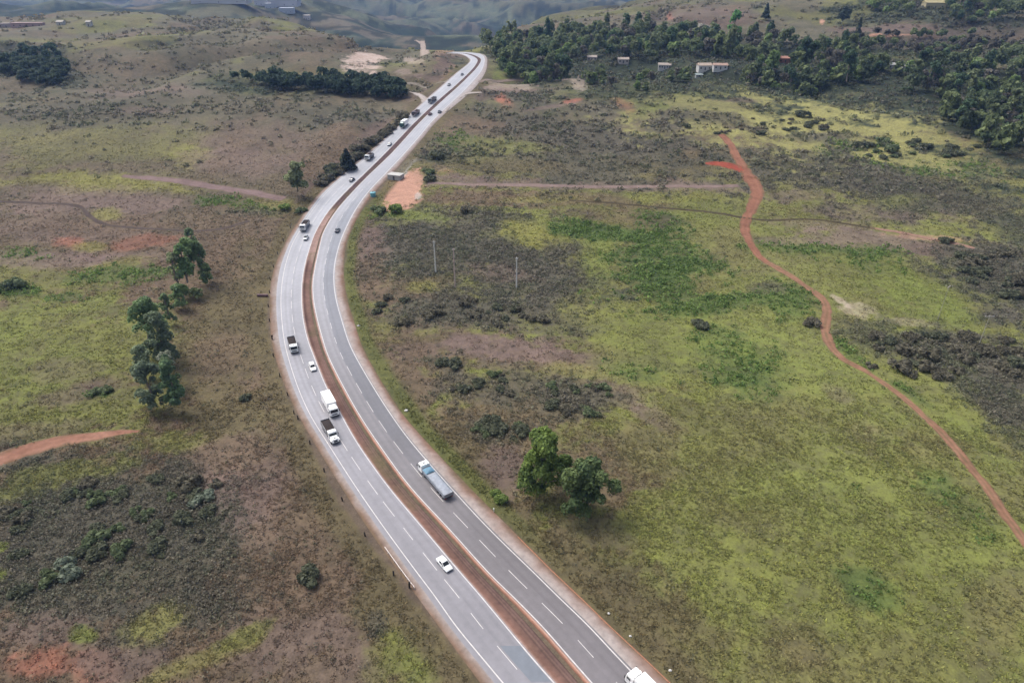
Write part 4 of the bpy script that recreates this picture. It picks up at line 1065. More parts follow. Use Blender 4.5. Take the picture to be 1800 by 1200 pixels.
# grass tussocks
def tussocks(n, y0, y1, size, hh, nb, fin=None, fout=None):
    X, Y, rd_, Wc = cover(n, y0, y1, fin, fout)
    cl = fbm(X, Y, 3.2, 401, 3) + 0.6 * fbm(X, Y, 14, 405, 3)
    k = (rngS.uniform(0, 1, len(X)) < Wc[:, 8] * (0.55 + 1.6 * cl)) & (rd_ > 1.2)
    X, Y, Wc = X[k], Y[k], Wc[k]
    Z = height(X, Y)
    n = len(X)
    t_ = rngS.uniform(0, 1, (n, 1)) ** 1.3
    col = 1.95 * lerp(Wc[:, 3:6], Wc[:, :3] * 1.12, t_) * rngS.uniform(0.75, 1.25, (n, 1))
    col = col * np.array([1, 1, 1]) + (rngS.normal(size=(n, 1)) * 0.008) * np.array([1, 0.2, -0.3])
    S = size * rngS.uniform(0.6, 1.4, n)
    i = np.repeat(np.arange(n), nb)
    th = rngS.uniform(0, 6.28, n * nb)
    sp = rngS.uniform(0.25, 1.0, n * nb) * S[i]
    hgt = hh * rngS.uniform(0.6, 1.2, n * nb) * (S[i] / size)
    wd = 0.30 * S[i]
    bx, by, bz = X[i] + 0.3 * sp * np.cos(th), Y[i] + 0.3 * sp * np.sin(th), Z[i] - 0.05
    px_, py_ = -np.sin(th) * wd, np.cos(th) * wd
    V = np.empty((n * nb, 3, 3))
    V[:, 0] = np.stack([bx - px_, by - py_, bz], 1); V[:, 1] = np.stack([bx + px_, by + py_, bz], 1)
    V[:, 2] = np.stack([bx + sp * np.cos(th), by + sp * np.sin(th), bz + hgt], 1)
    F = np.arange(3 * n * nb).reshape(-1, 3)
    Cc = np.repeat(np.clip(col, 0.004, 1)[i] * rngS.uniform(0.85, 1.15, (n * nb, 1)), 3, axis=0)
    return V.reshape(-1, 3), F, Cc
vs = [tussocks(300000, 62, 185, 0.5, 0.3, 6, None, (125, 185)), tussocks(480000, 120, 470, 0.6, 0.32, 4, (125, 185), (270, 470))]
V = np.vstack([a[0] for a in vs]); o = 0; Fl = []
for a in vs: Fl.append(a[1] + o); o += len(a[0])
tag(link('grass', mesh_from('grass', V, np.vstack(Fl), M_GRASS, np.vstack([a[2] for a in vs]))), 'tussocky yellow-green and brown grass covering the open land', 'grass', kind='stuff')

# scrub: dry grey-green brush, as one mass; the largest bushes near by stand alone
def brush(X, Y, Rb, nq, size, c1, c2, flat=0.75, rng=rngS, soil=None, mixs=0.0):
    n = len(X); Z = height(X, Y)
    i = np.repeat(np.arange(n), nq)
    d = rng.normal(size=(n * nq, 3)); d /= np.linalg.norm(d, axis=1)[:, None]
    d[:, 2] = np.abs(d[:, 2]) * rng.choice([1, 1, 0.6], n * nq)
    rr = rng.uniform(0.35, 1.05, n * nq) ** 0.7 * (1 + 0.25 * np.sin(3 * np.arctan2(d[:, 1], d[:, 0]) + 7.1 * i))
    p = np.stack([X[i] + d[:, 0] * Rb[i] * rr, Y[i] + d[:, 1] * Rb[i] * rr, Z[i] + d[:, 2] * Rb[i] * rr * flat + 0.05], 1)
    tone = np.clip(0.6 * rng.uniform(0, 1, n)[i] + 0.4 * rng.uniform(0, 1, n * nq), 0, 1)[:, None]
    col = lerp(alb(*c1), alb(*c2), tone)
    if soil is not None: col = lerp(col, soil[i], mixs)          # dusty, half bare bushes take the colour of the ground they grow on
    col = LEAFK * col * rng.uniform(0.82, 1.18, (n * nq, 1))
    return quads_at(p, size * rng.uniform(0.6, 1.3, len(p)) * np.sqrt(Rb[i]), col, d, rng)

def merge(ls):
    o = 0; Fl = []
    for a in ls: Fl.append(a[1] + o); o += len(a[0])
    return np.vstack([a[0] for a in ls]), np.vstack(Fl), np.vstack([a[2] for a in ls])

ls = []
for (n, y0, y1, rb, nq, sz, fi, fo) in ((70000, 62, 185, 0.75, 18, 0.3, None, (125, 185)), (110000, 120, 420, 0.92, 12, 0.42, (125, 185), (280, 420)), (40000, 280, 760, 1.6, 9, 0.85, (280, 420), (620, 760)), (30000, 620, 1050, 2.4, 7, 1.4, (620, 760), None)):
    X, Y, rd_, Wc = cover(n, y0, y1, fi, fo)
    cl = 1.0 + 2.2 * fbm(X, Y, 16, 411, 3)
    k = (rngS.uniform(0, 1, len(X)) < Wc[:, 6] * np.clip(cl, 0.55, 2) * 1.05) & (rd_ > 4)
    X, Y = X[k], Y[k]; So = 0.5 * (Wc[k, :3] + Wc[k, 3:6]) / SOILK
    g = rngS.uniform(0, 1, len(X)) + 1.4 * fbm(X, Y, 12, 415, 2)
    for sel, c1, c2 in ((g < 0.42, (84, 80, 70), (118, 112, 98)), ((g >= 0.42) & (g < 0.8), (74, 78, 66), (108, 110, 92)), (g >= 0.8, (64, 72, 56), (102, 110, 82))):
        if sel.sum() == 0: continue
        Rb = rb * rngS.lognormal(0, 0.42, sel.sum())
        ls.append(brush(X[sel], Y[sel], Rb, nq, sz, c1, c2, 0.45 if y0 > 300 else 0.75, rngS, So[sel], 0.72 if y0 > 300 else 0.45))
V, F, Cc = merge(ls)
tag(link('scrub', mesh_from('scrub', V, F, M_LEAF, Cc)), 'low grey-brown scrub spreading over the dark patches of land', 'scrub', kind='stuff')

# fern-like dense green cover
ls = []
for (n, y0, y1, rb, nq, sz) in ((9000, 62, 170, 0.8, 16, 0.36), (60000, 170, 420, 1.0, 12, 0.46)):
    X, Y, rd_, Wc = cover(n, y0, y1)
    k = (rngS.uniform(0, 1, len(X)) < Wc[:, 7] * 0.9) & (rd_ > 3)
    X, Y = X[k], Y[k]
    ls.append(brush(X, Y, 1.2 * rb * rngS.lognormal(0, 0.4, len(X)), nq, sz, (64, 86, 46), (108, 128, 66), 0.85))
V, F, Cc = merge(ls)
tag(link('undergrowth', mesh_from('undergrowth', V, F, M_LEAF, Cc)), 'dense bright green fern-like undergrowth in rounded patches', 'undergrowth', kind='stuff')

# single shrubs
SHP = []
for s in range(5):
    rng = np.random.default_rng(500 + s)
    lob = [(rng.normal() * 0.45, rng.normal() * 0.45, 0.5 + rng.uniform(-.15, .25), rng.uniform(0.4, 0.62), rng.uniform(0.32, 0.5)) for _ in range(7)]
    pal = [((62, 66, 54), (98, 102, 80)), ((64, 76, 54), (102, 112, 80)), ((82, 92, 80), (128, 136, 116)), ((70, 68, 58), (104, 100, 84)), ((74, 92, 52), (120, 136, 70))][s]
    V, F, Cc = crown(lob, 420, 0.3, pal[0], pal[1], rng)
    SHP.append(mesh_from('shrub', V, F, M_LEAF, Cc))
def shrub(px, py, size, k, label, group=None, name='shrub', xy=None):
    p = at(px, py) if xy is None else xy
    o = link(name, SHP[k]); o.location = (p[0], p[1], gz(p[0], p[1]) - 0.1); o.scale = (size, size, size * random.uniform(0.7, 1.0)); o.rotation_euler = (0, 0, random.uniform(0, 6))
    return tag(o, label, 'shrub', group)
shrub(125, 1008, 2.6, 2, 'broad pale grey-green shrub in the dark scrub near the lower left corner')
shrub(88, 1022, 1.8, 1, 'green shrub just left of the broad pale grey-green one')
shrub(42, 1042, 1.7, 0, 'dark shrub in the lower left scrub below the bright leaf clumps at the edge')
shrub(352, 882, 2.4, 2, 'pale grey shrub at the edge of the scrub beside the bare brown strip')
shrub(330, 858, 2.4, 3, 'blackish shrub at the corner of the scrub beside the bare brown strip')
shrub(545, 1015, 2.2, 0, 'single dark green shrub in the brown grass left of the near highway')
shrub(170, 950, 2.2, 1, 'round green shrub in the middle of the lower left scrub')
shrub(275, 965, 1.9, 0, 'dark olive shrub in the right part of the lower left scrub')
shrub(172, 690, 1.8, 1, 'low green shrub alone in the yellow-green field left of the tree row')
shrub(190, 688, 1.5, 1, 'smaller green shrub touching the lone one in the yellow-green field')
shrub(28, 505, 3.2, 1, 'green bush at the left edge of the field beyond the red track')
shrub(882, 882, 1.7, 4, 'bright green leafy shrub beside the highway verge opposite the flatbed lorry')
shrub(872, 870, 1.4, 4, 'small bright green shrub just above the leafy one by the verge')
shrub(500, 368, 3.0, 4, 'yellow-green bush beside the highway below the solitary loose tree')
shrub(530, 372, 2.2, 1, 'small green bush between the yellow-green bush and the highway')
shrub(695, 374, 3.4, 4, 'bright green bush below the orange yard')
shrub(668, 374, 3.0, 1, 'darker green bush left of the bright one below the orange yard')
shrub(768, 278, 3.8, 0, 'large dark bush at the upper corner of the orange yard')
shrub(755, 306, 2.8, 1, 'grey-green bush at the right edge of the orange yard')
shrub(757, 318, 2.6, 0, 'dark bush below the grey-green one at the right edge of the orange yard')
shrub(1408, 205, 3.6, 0, 'dark bush alone in the middle of the pale meadow')
shrub(820, 372, 2.6, 3, 'blackish twiggy bush standing above the scrub below the pinkish track')
shrub(1428, 570, 2.4, 3, 'dark bush beside the red path where it runs straight down')
shrub(1580, 650, 3.0, 3, 'round dark bush right of the red path below the stones')
shrub(1232, 575, 2.6, 0, 'dark green bush in the yellow-green field left of the red path')
shrub(1660, 425, 2.4, 0, 'dark bush by the pinkish end of the thin track')
shrub(430, 702, 1.4, 0, 'small dark bush on the brown strip between the tree row and the highway')
shrub(775, 640, 2.0, 0, 'dark olive bush at the upper left of the brown clearing')
shrub(800, 642, 2.2, 0, 'dark olive bush, second from the left at the top of the brown clearing')

def shrub_zone(pxpts, size, ks, label, group):
    for (px, py) in pxpts:
        shrub(px + random.uniform(-4, 4), py + random.uniform(-3, 3), size * random.uniform(0.55, 1.35), random.choice(ks), label, group)
bank = [(560 + i * 6.2 + j * 7, 333 - i * 4.9 - 5 - j * 10) for i in range(24) for j in range(2)]
shrub_zone(bank, 2.6, [3, 3, 0], 'blackish bush on the dark bank along the left side of the far highway', 'bushes on the dark roadside bank')
z2 = [(790 + random.uniform(0, 110), 668 + random.uniform(-8, 26)) for _ in range(10)] + [(960 + random.uniform(0, 120), 690 + random.uniform(-16, 40)) for _ in range(14)]
shrub_zone(z2, 1.5, [0, 0, 1, 3], 'dark olive bush in the scattered scrub of the brown clearing', 'bushes of the brown clearing')
z3 = [(845 + random.uniform(0, 80), 752 + random.uniform(-12, 22)) for _ in range(16)]
shrub_zone(z3, 1.6, [0, 1, 0], 'dark green bush in the clump beside the pair of trees', 'bushes beside the pair of trees')
z4 = [(660 + random.uniform(0, 300), 556 + random.uniform(-34, 22)) for _ in range(24)]
shrub_zone(z4, 1.7, [0, 3, 3], 'dark bush along the near edge of the large scrub patch with the poles', 'bushes at the edge of the large scrub')
z5 = [(1530 + random.uniform(0, 260), 600 + random.uniform(-10, 60)) for _ in range(34)]
shrub_zone(z5, 2.0, [0, 3, 3], 'dark bush in the scrub right of the red path', 'bushes right of the red path')
z6 = [(1690 + random.uniform(0, 120), 455 + random.uniform(-10, 70)) for _ in range(24)]
shrub_zone(z6, 2.6, [0, 0, 3], 'dark green bush in the thicket at the right edge', 'bushes of the right edge thicket')
z7 = [(1150 + random.uniform(0, 330), 205 + random.uniform(0, 8) + i * 1.0) for i in range(26)]
shrub_zone(z7, 1.9, [0, 3, 0], 'dark bush in the line along the near edge of the pale meadow', 'bushes along the meadow edge')
z8 = [(1500 + random.uniform(0, 220), 252 + random.uniform(0, 26)) for i in range(26)]
shrub_zone(z8, 2.7, [0, 1, 0], 'green bush on the slope under the tip of the pale meadow', 'bushes under the meadow tip')
z9 = [(10 + random.uniform(0, 370), 860 + random.uniform(-20, 120)) for i in range(40)]
shrub_zone(z9, 1.5, [0, 0, 3, 1], 'dark bush in the lower left scrub', 'bushes of the lower left scrub')

# ------------------------------------------------------------------ vehicles
def mat_paint(nm, c, rough=0.35): return simple(nm, c, rough, spec=0.5, coat=0.25, var=0.03, scale=1.0)
GLASS = simple('dark_glass', (0.03, 0.035, 0.04), 0.12, spec=0.8, var=0.02)
RUB = simple('rubber', (0.025, 0.025, 0.025), 0.85, spec=0.2)
STEEL = simple('wheel_steel', (0.35, 0.35, 0.36), 0.45, metal=0.6)
CHAS = simple('chassis_paint', (0.05, 0.05, 0.055), 0.7)
LAMP = simple('lamp_glass', (0.75, 0.75, 0.72), 0.2, spec=0.8)
TAIL = simple('tail_lamp', (0.35, 0.03, 0.03), 0.3)

def box_bm(bm, x0, x1, y0, y1, z0, z1, tx=0.0, ty=0.0, x1t=None, x0t=None):
    x0t = x0 + tx if x0t is None else x0t; x1t = x1 - tx if x1t is None else x1t
    v = [bm.verts.new(c) for c in ((x0, y0, z0), (x1, y0, z0), (x1, y1, z0), (x0, y1, z0), (x0t, y0 + ty, z1), (x1t, y0 + ty, z1), (x1t, y1 - ty, z1), (x0t, y1 - ty, z1))]
    for f in ((3, 2, 1, 0), (4, 5, 6, 7), (0, 1, 5, 4), (1, 2, 6, 5), (2, 3, 7, 6), (3, 0, 4, 7)): bm.faces.new([v[i] for i in f])

def bm_obj(name, fn, mat, parent, bevel=0.0):
    bm = bmesh.new(); fn(bm)
    if bevel: bmesh.ops.bevel(bm, geom=bm.edges[:], offset=bevel, segments=2, affect='EDGES', clamp_overlap=True)
    me = bpy.data.meshes.new(name); bm.to_mesh(me); bm.free(); me.materials.append(mat)
    return link(name, me, parent)

def boxes(*bs):
    def f(bm):
        for q in bs: box_bm(bm, *q[:6], **(q[6] if len(q) > 6 else {}))
    return f

def wheel(parent, x, y, r, wd):
    e = link('wheel', None, parent); e.location = (x, y, r)
    def ring(ro, ri, w_, bm):
        n = 20; vs_ = []
        for k in range(n):
            th = 2 * math.pi * k / n; c, s = math.cos(th), math.sin(th)
            vs_.append([bm.verts.new((c * ri, -w_, s * ri)), bm.verts.new((c * ro, -w_ * .8, s * ro)), bm.verts.new((c * ro, w_ * .8, s * ro)), bm.verts.new((c * ri, w_, s * ri))])
        for k in range(n):
            a, b_ = vs_[k], vs_[(k + 1) % n]
            for j in range(4): bm.faces.new((a[j], a[(j + 1) % 4], b_[(j + 1) % 4], b_[j]))
    bm_obj('tyre', lambda bm: ring(r, r * 0.6, wd / 2, bm), RUB, e)
    def hub(bm):
        bmesh.ops.create_cone(bm, cap_ends=True, segments=16, radius1=r * 0.61, radius2=r * 0.61, depth=wd * 0.7, matrix=Matrix.Rotation(R(90), 4, 'X'))
    bm_obj('rim', hub, STEEL, e)

def loft(bm, st, ny=1):
    """st: stations (x, half width bottom, half width top, z bottom, z top)"""
    prev = None
    for (x, wb, wt, z0, z1) in st:
        ring = [bm.verts.new(c) for c in ((x, -wb * .93, z0), (x, -wb, z0 + (z1 - z0) * .35), (x, -wb * .99, z0 + (z1 - z0) * .7), (x, -wt, z1 - .02), (x, -wt * .7, z1), (x, wt * .7, z1), (x, wt, z1 - .02), (x, wb * .99, z0 + (z1 - z0) * .7), (x, wb, z0 + (z1 - z0) * .35), (x, wb * .93, z0))]
        if prev:
            for k in range(10): bm.faces.new((prev[k], prev[(k + 1) % 10], ring[(k + 1) % 10], ring[k]))
        else: bm.faces.new(ring[::-1])
        prev = ring
    bm.faces.new(prev)
    bmesh.ops.recalc_face_normals(bm, faces=bm.faces[:])

def make_car(name, paint, hatch=False, L=4.3, Wd=1.74, Hh=1.46):
    e = empty(name, (0, 0, 0)); h = L / 2; w2 = Wd / 2
    bel = Hh * 0.62
    tail = [(-h + .02, w2 * .86, w2 * .8, .36, .80), (-h + .1, w2 * .95, w2 * .86, .26, bel - .02)]
    st = tail + [(-h + .75, w2, w2 * .93, .22, bel + .02), (-.3, w2, w2 * .93, .2, bel), (h - 1.35, w2, w2 * .93, .2, bel - .02), (h - .5, w2 * .98, w2 * .86, .22, bel - .12), (h - .1, w2 * .9, w2 * .78, .26, bel - .22), (h, w2 * .8, w2 * .68, .34, .58)]
    bm_obj('body', lambda bm: loft(bm, st), paint, e)
    rx0 = -h + (.28 if hatch else .95); rt = -h + (.55 if hatch else 1.35); fx1 = h - 1.2; ft = h - 1.95
    wt = w2 * .72
    zb_, zt = bel - .02, Hh - .05
    def quad(pts): 
        def f(bm): bm.faces.new([bm.verts.new(p) for p in pts]); bmesh.ops.solidify(bm, geom=bm.faces[:], thickness=.03)
        return f
    yb = w2 * .9
    # painted shell of the cabin, then the panes set just proud of it
    bm_obj('cabin', boxes((rx0, fx1, -yb, yb, zb_, zt, dict(x0t=rt, x1t=ft, ty=yb - wt))), paint, e, .03)
    bm_obj('roof', boxes((rt - .05, ft + .08, -wt - .02, wt + .02, zt - .01, Hh)), paint, e, .02)
    def slope(x_b, x_t, f0, f1, yi):   # pane on an end slope
        z0, z1 = lerp(zb_, zt, f0), lerp(zb_, zt, f1); xa, xb = lerp(x_b, x_t, f0), lerp(x_b, x_t, f1)
        ya, yc_ = lerp(yb, wt, f0) - yi, lerp(yb, wt, f1) - yi
        dx = .035 if x_b > 0 else -.035
        return quad([(xa + dx, -ya, z0), (xa + dx, ya, z0), (xb + dx, yc_, z1), (xb + dx, -yc_, z1)])
    bm_obj('windshield', slope(fx1, ft, .08, .93, .08), GLASS, e)
    bm_obj('rear_window', slope(rx0, rt, .12, .9, .1), GLASS, e)
    for s in (-1, 1):
        def sidew(x0b, x1b, x0t_, x1t_, s=s):
            z0, z1 = lerp(zb_, zt, .1), lerp(zb_, zt, .88); ya, yc_ = lerp(yb, wt, .1) + .03, lerp(yb, wt, .88) + .03
            return quad([(x0b, s * ya, z0), (x1b, s * ya, z0), (x1t_, s * yc_, z1), (x0t_, s * yc_, z1)])
        bm_obj('side_window', sidew(rx0 + .35, .02, rt + .18, .02), GLASS, e)
        bm_obj('side_window', sidew(.12, fx1 - .2, .12, ft - .02), GLASS, e)
        bm_obj('headlight', boxes((h - .16, h + .01, s * w2 * .62 - .16, s * w2 * .62 + .16, .52, .66)), LAMP, e, .02)
        bm_obj('tail_light', boxes((-h - .01, -h + .1, s * w2 * .68 - .14, s * w2 * .68 + .14, .66, .84)), TAIL, e, .02)
        bm_obj('mirror', boxes((fx1 - .32, fx1 - .16, s * (w2 + .08) - .08, s * (w2 + .08) + .08, bel + .02, bel + .16)), CHAS, e, .02)
        wheel(e, h - .82, s * (w2 - .1), .31, .2); wheel(e, -h + .82, s * (w2 - .1), .31, .2)
    bm_obj('bumper', boxes((h - .03, h + .05, -w2 * .72, w2 * .72, .3, .46)), CHAS, e, .02)
    return e

def cab_over(e, x, paint, w2=1.22, z0=.55, z1=2.75, Lc=1.9):
    """flat-fronted cab whose front is at x"""
    bm_obj('cab', boxes((x - Lc, x, -w2, w2, z0, z0 + 1.05), (x - Lc, x, -w2, w2, z0 + 1.05, z1, dict(x0t=x - Lc + .05, x1t=x - .28, ty=.08))), paint, e, .05)
    def ws(bm):
        bm.faces.new([bm.verts.new(p) for p in ((x + .005, -w2 * .88, z0 + 1.15), (x + .005, w2 * .88, z0 + 1.15), (x - .21, w2 * .82, z1 - .28), (x - .21, -w2 * .82, z1 - .28))]); bmesh.ops.solidify(bm, geom=bm.faces[:], thickness=.03)
    bm_obj('windshield', ws, GLASS, e)
    for s in (-1, 1):
        bm_obj('side_window', boxes((x - 1.25, x - .4, s * (w2 - .02) - .02, s * (w2 - .02) + .02, z0 + 1.15, z1 - .4)), GLASS, e)
        bm_obj('headlight', boxes((x - .02, x + .05, s * w2 * .72 - .2, s * w2 * .72 + .2, .72, .92)), LAMP, e)
        bm_obj('mirror', boxes((x - .18, x - .05, s * (w2 + .22) - .1, s * (w2 + .22) + .1, z0 + 1.2, z0 + 1.8)), CHAS, e)
    bm_obj('bumper', boxes((x - .25, x + .1, -w2, w2, .35, .68)), CHAS, e, .03)
    bm_obj('grille', boxes((x - .02, x + .03, -.7, .7, .95, 1.3)), CHAS, e)
    bm_obj('roof_hatch', boxes((x - 1.3, x - .85, -.25, .25, z1 - .01, z1 + .04)), CHAS, e)

def chassis(e, L, axles, w2=1.22):
    h = L / 2
    bm_obj('chassis', boxes((-h + .2, h - .5, -.5, .5, .55, .9), (-h + .1, -h + .25, -w2 * .95, w2 * .95, .5, .75)), CHAS, e)
    for s in (-1, 1):
        bm_obj('tail_light', boxes((-h + .06, -h + .11, s * .85 - .18, s * .85 + .18, .55, .7)), TAIL, e)
        for ax_ in axles: wheel(e, ax_, s * (w2 - .2), .5, .34)

def walls(x0, x1, w2, z0, z1, th=.08):
    return boxes((x0, x1, -w2, -w2 + th, z0, z1), (x0, x1, w2 - th, w2, z0, z1), (x0, x0 + th, -w2 + th, w2 - th, z0, z1), (x1 - th, x1, -w2 + th, w2 - th, z0, z1), (x0 + th, x1 - th, -w2 + th, w2 - th, z0, z0 + .1))

def heap(x0, x1, w2, z, hh, seed):
    def f(bm):
        nx, ny = 14, 9; g = []
        for i in range(nx):
            r_ = []
            for j in range(ny):
                u, v = i / (nx - 1), j / (ny - 1)
                zz = z + hh * (math.sin(math.pi * u) * math.sin(math.pi * v)) ** .6 + .06 * (vnoise(np.array([i * .7]), np.array([j * .7]), seed)[0] - .5)
                r_.append(bm.verts.new((lerp(x0, x1, u), lerp(-w2, w2, v), zz)))
            g.append(r_)
        for i in range(nx - 1):
            for j in range(ny - 1): bm.faces.new((g[i][j], g[i + 1][j], g[i + 1][j + 1], g[i][j + 1]))
    return f

ORE = simple('dark_ore', (0.035, 0.028, 0.026), 0.95, spec=0.1, var=0.35, scale=4)
WHITE = mat_paint('white_paint', (0.78, 0.78, 0.77))
OFFW = mat_paint('silver_white_paint', (0.66, 0.68, 0.68))
SILV = simple('silver_paint', (0.42, 0.44, 0.46), 0.35, metal=0.4, coat=0.3, var=0.03)
GREY = simple('grey_paint', (0.12, 0.13, 0.15), 0.35, coat=0.3, var=0.03)
BLUEG = mat_paint('dark_blue_paint', (0.06, 0.07, 0.10))
DARKR = mat_paint('dark_maroon_paint', (0.10, 0.06, 0.07))
GREENP = mat_paint('dark_green_paint', (0.03, 0.10, 0.09))
BEDG = simple('bed_grey', (0.20, 0.20, 0.21), 0.6, var=0.12)
BLUET = simple('blue_tarpaulin', (0.10, 0.20, 0.28), 0.7, var=0.2, scale=2)
LOADG = simple('grey_tarpaulin', (0.22, 0.24, 0.275), 0.8, var=0.25, scale=1.2)

def tipper(name, paint, L, bed_paint, conv=False, load=True):
    e = empty(name, (0, 0, 0)); h = L / 2
    if conv:
        w2 = 1.15
        bm_obj('cab', boxes((h - 3.6, h - 1.95, -w2, w2, .6, 1.7), (h - 3.6, h - 1.95, -w2, w2, 1.7, 2.6, dict(x0t=h - 3.55, x1t=h - 2.35, ty=.08))), paint, e, .05)
        bm_obj('hood', boxes((h - 2.0, h, -.95, .95, .6, 1.62, dict(x0t=h - 2.0, x1t=h - .25, ty=.1))), paint, e, .08)
        def ws(bm):
            bm.faces.new([bm.verts.new(p) for p in ((h - 1.93, -1.02, 1.72), (h - 1.93, 1.02, 1.72), (h - 2.3, .96, 2.46), (h - 2.3, -.96, 2.46))]); bmesh.ops.solidify(bm, geom=bm.faces[:], thickness=.03)
        bm_obj('windshield', ws, GLASS, e)
        bm_obj('grille', boxes((h - .16, h + .03, -.45, .45, .8, 1.35)), CHAS, e)
        bm_obj('hood_vent', boxes((h - .95, h - .6, -.3, .3, 1.6, 1.66)), CHAS, e)
        bm_obj('bumper', boxes((h - .2, h + .15, -w2, w2, .4, .66)), CHAS, e, .03)
        for s in (-1, 1):
            bm_obj('fender', boxes((h - 1.7, h - .3, s * 1.0 - .17, s * 1.0 + .17, .9, 1.15)), paint, e, .05)
            bm_obj('headlight', boxes((h - .1, h + .04, s * .7 - .14, s * .7 + .14, .85, 1.1)), LAMP, e)
            bm_obj('side_window', boxes((h - 3.3, h - 2.4, s * (w2 - .03) - .02, s * (w2 - .03) + .02, 1.75, 2.35)), GLASS, e)
            bm_obj('mirror', boxes((h - 2.1, h - 1.95, s * (w2 + .22) - .1, s * (w2 + .22) + .1, 1.7, 2.2)), CHAS, e)
        x1 = h - 3.75
    else:
        cab_over(e, h, paint); x1 = h - 2.05
    bm_obj('bed', walls(-h, x1, 1.25, 1.0, 2.35), bed_paint, e)
    if load: bm_obj('load', heap(-h + .08, x1 - .08, 1.17, 2.0, .42, 4), ORE, e)
    chassis(e, L, [h - 1.0, -h + 1.2, -h + 2.5])
    return e

def box_truck(name, L, top=3.7):
    e = empty(name, (0, 0, 0)); h = L / 2
    cab_over(e, h, WHITE)
    bm_obj('cargo_box', boxes((-h, h - 2.15, -1.28, 1.28, .95, top)), WHITE, e, .05)
    def rails(bm):
        for q in np.linspace(-h + .5, h - 2.6, 8): box_bm(bm, q - .03, q + .03, -1.2, 1.2, top + .001, top + .03)
    bm_obj('roof_ribs', rails, OFFW, e)
    bm_obj('wind_deflector', boxes((h - 1.9, h - .6, -1.0, 1.0, 2.74, 3.3, dict(x0t=h - 1.9, x1t=h - 1.5, ty=.1))), WHITE, e, .05)
    bm_obj('rear_door', boxes((-h - .03, -h + .01, -1.15, 1.15, 1.05, top - .15)), OFFW, e)
    chassis(e, L, [h - 1.1, -h + 1.4, -h + 2.7])
    return e

def flatbed(name, L):
    e = empty(name, (0, 0, 0)); h = L / 2
    cab_over(e, h, WHITE)
    bm_obj('tarpaulin', heap(h - 4.4, h - 2.2, 1.2, 1.9, .55, 7), BLUET, e)
    bm_obj('bed', walls(-h, h - 2.1, 1.27, 1.05, 1.95), LOADG, e)
    bm_obj('load', heap(-h + .1, h - 4.45, 1.18, 1.75, .35, 3), LOADG, e)
    bm_obj('tailgate', boxes((-h - .08, -h - .01, -1.25, 1.25, 1.0, 1.95)), BEDG, e)
    chassis(e, L, [h - 1.2, h - 2.9, -h + 1.2, -h + 2.5, -h + 3.8])
    return e

TAN = np.gradient(0.5 * (L2 + R1), axis=0)
def put(e, px, py, away, label, cat, lane=None, group=None):
    p = at(px, py)
    i = int(np.argmin(np.hypot(*(0.5 * (L2 + R1) - p).T)))
    if lane is not None:
        A_, B_ = (L1, L2) if not away else (R1, R2)
        Ln = lerp(A_, B_, lane)
        i = int(np.argmin(np.hypot(*(Ln - p).T)))
        p = Ln[i]
    d = TAN[i] * (1 if away else -1)
    e.location = (p[0], p[1], float(zb(np.array([p]))[0]) + EMB + 0.005)
    e.rotation_euler = (0, 0, math.atan2(d[1], d[0]))
    return tag(e, label, cat, group)

put(make_car('car', OFFW), 775, 1000, False, 'silver-white saloon car alone in the near part of the oncoming carriageway', 'car', .76)
put(tipper('dump_truck', WHITE, 9.2, BEDG, conv=True), 577, 770, False, 'white bonneted dump truck with a dark load beside the white box truck', 'truck', .28)
put(box_truck('box_truck', 9.0), 581, 722, False, 'white high box truck overtaking the bonneted dump truck in the inner lane', 'truck', .76)
put(make_car('car', WHITE, hatch=True, Hh=1.55), 546, 648, False, 'white hatchback following behind the white box truck', 'car', .78)
put(tipper('dump_truck', OFFW, 8.0, BEDG), 512, 613, False, 'flat-fronted dump truck with white cab and dark load behind the white hatchback', 'truck', .30)
put(flatbed('flatbed_truck', 13.2), 770, 850, True, 'long flatbed truck with white cab, blue tarpaulin and grey covered load driving away', 'truck', .70)
put(box_truck('box_truck', 10.5, 3.5), 1148, 1230, True, 'white box truck cut by the bottom edge of the photo, driving away', 'truck', .82)
put(make_car('car', SILV), 541, 420, False, 'small silver car just ahead of the white-cabbed truck on the bend', 'car', .62)
put(tipper('truck', WHITE, 8.5, GREY), 536, 402, False, 'white-cabbed truck with a dark grey body in the outer lane of the upper bend', 'truck', .24)
put(make_car('car', GREY), 595, 409, True, 'dark grey car alone driving away on the upper bend', 'car', .66)
put(make_car('car', BLUEG), 619, 320, False, 'dark blue car beside the tan paved crossing of the median', 'car', .72)
put(tipper('truck', OFFW, 7.5, BLUEG), 652, 281, False, 'small truck with pale cab and dark body beside the black roadside tree', 'truck', .26)
put(make_car('car', SILV), 687, 256, False, 'silver car between the small pale-cabbed truck and the green and white one', 'car', .72)
e = box_truck('box_truck', 9.0, 3.6)
for ch in e.children:
    if ch.name.startswith('cab') or ch.name.startswith('wind'): ch.data.materials.clear(); ch.data.materials.append(GREENP)
put(e, 713, 224, False, 'truck with green cab and white box in the outer lane of the far straight', 'truck', .35)
put(tipper('dump_truck', DARKR, 9, DARKR), 739, 203, False, 'dark maroon truck near the pale side road junction', 'truck', .35)
put(tipper('dump_truck', GREY, 11, BLUEG), 768, 181, False, 'tall dark grey truck beside the junction of the pale side road, inner lane', 'truck', .62)
put(make_car('car', GREY), 796, 152, False, 'dark grey car on the far straight beyond the tall dark truck', 'car', .4)
put(make_car('car', BLUEG), 813, 133, False, 'dark car, the farthest vehicle before the last bend', 'car', .6)
put(make_car('car', DARKR), 761, 204, True, 'dark red car driving away next to the median on the far straight', 'car', .25)
put(make_car('car', GREY), 777, 199, True, 'dark car at the outer edge of the far straight where the side lane joins', 'car', .95)

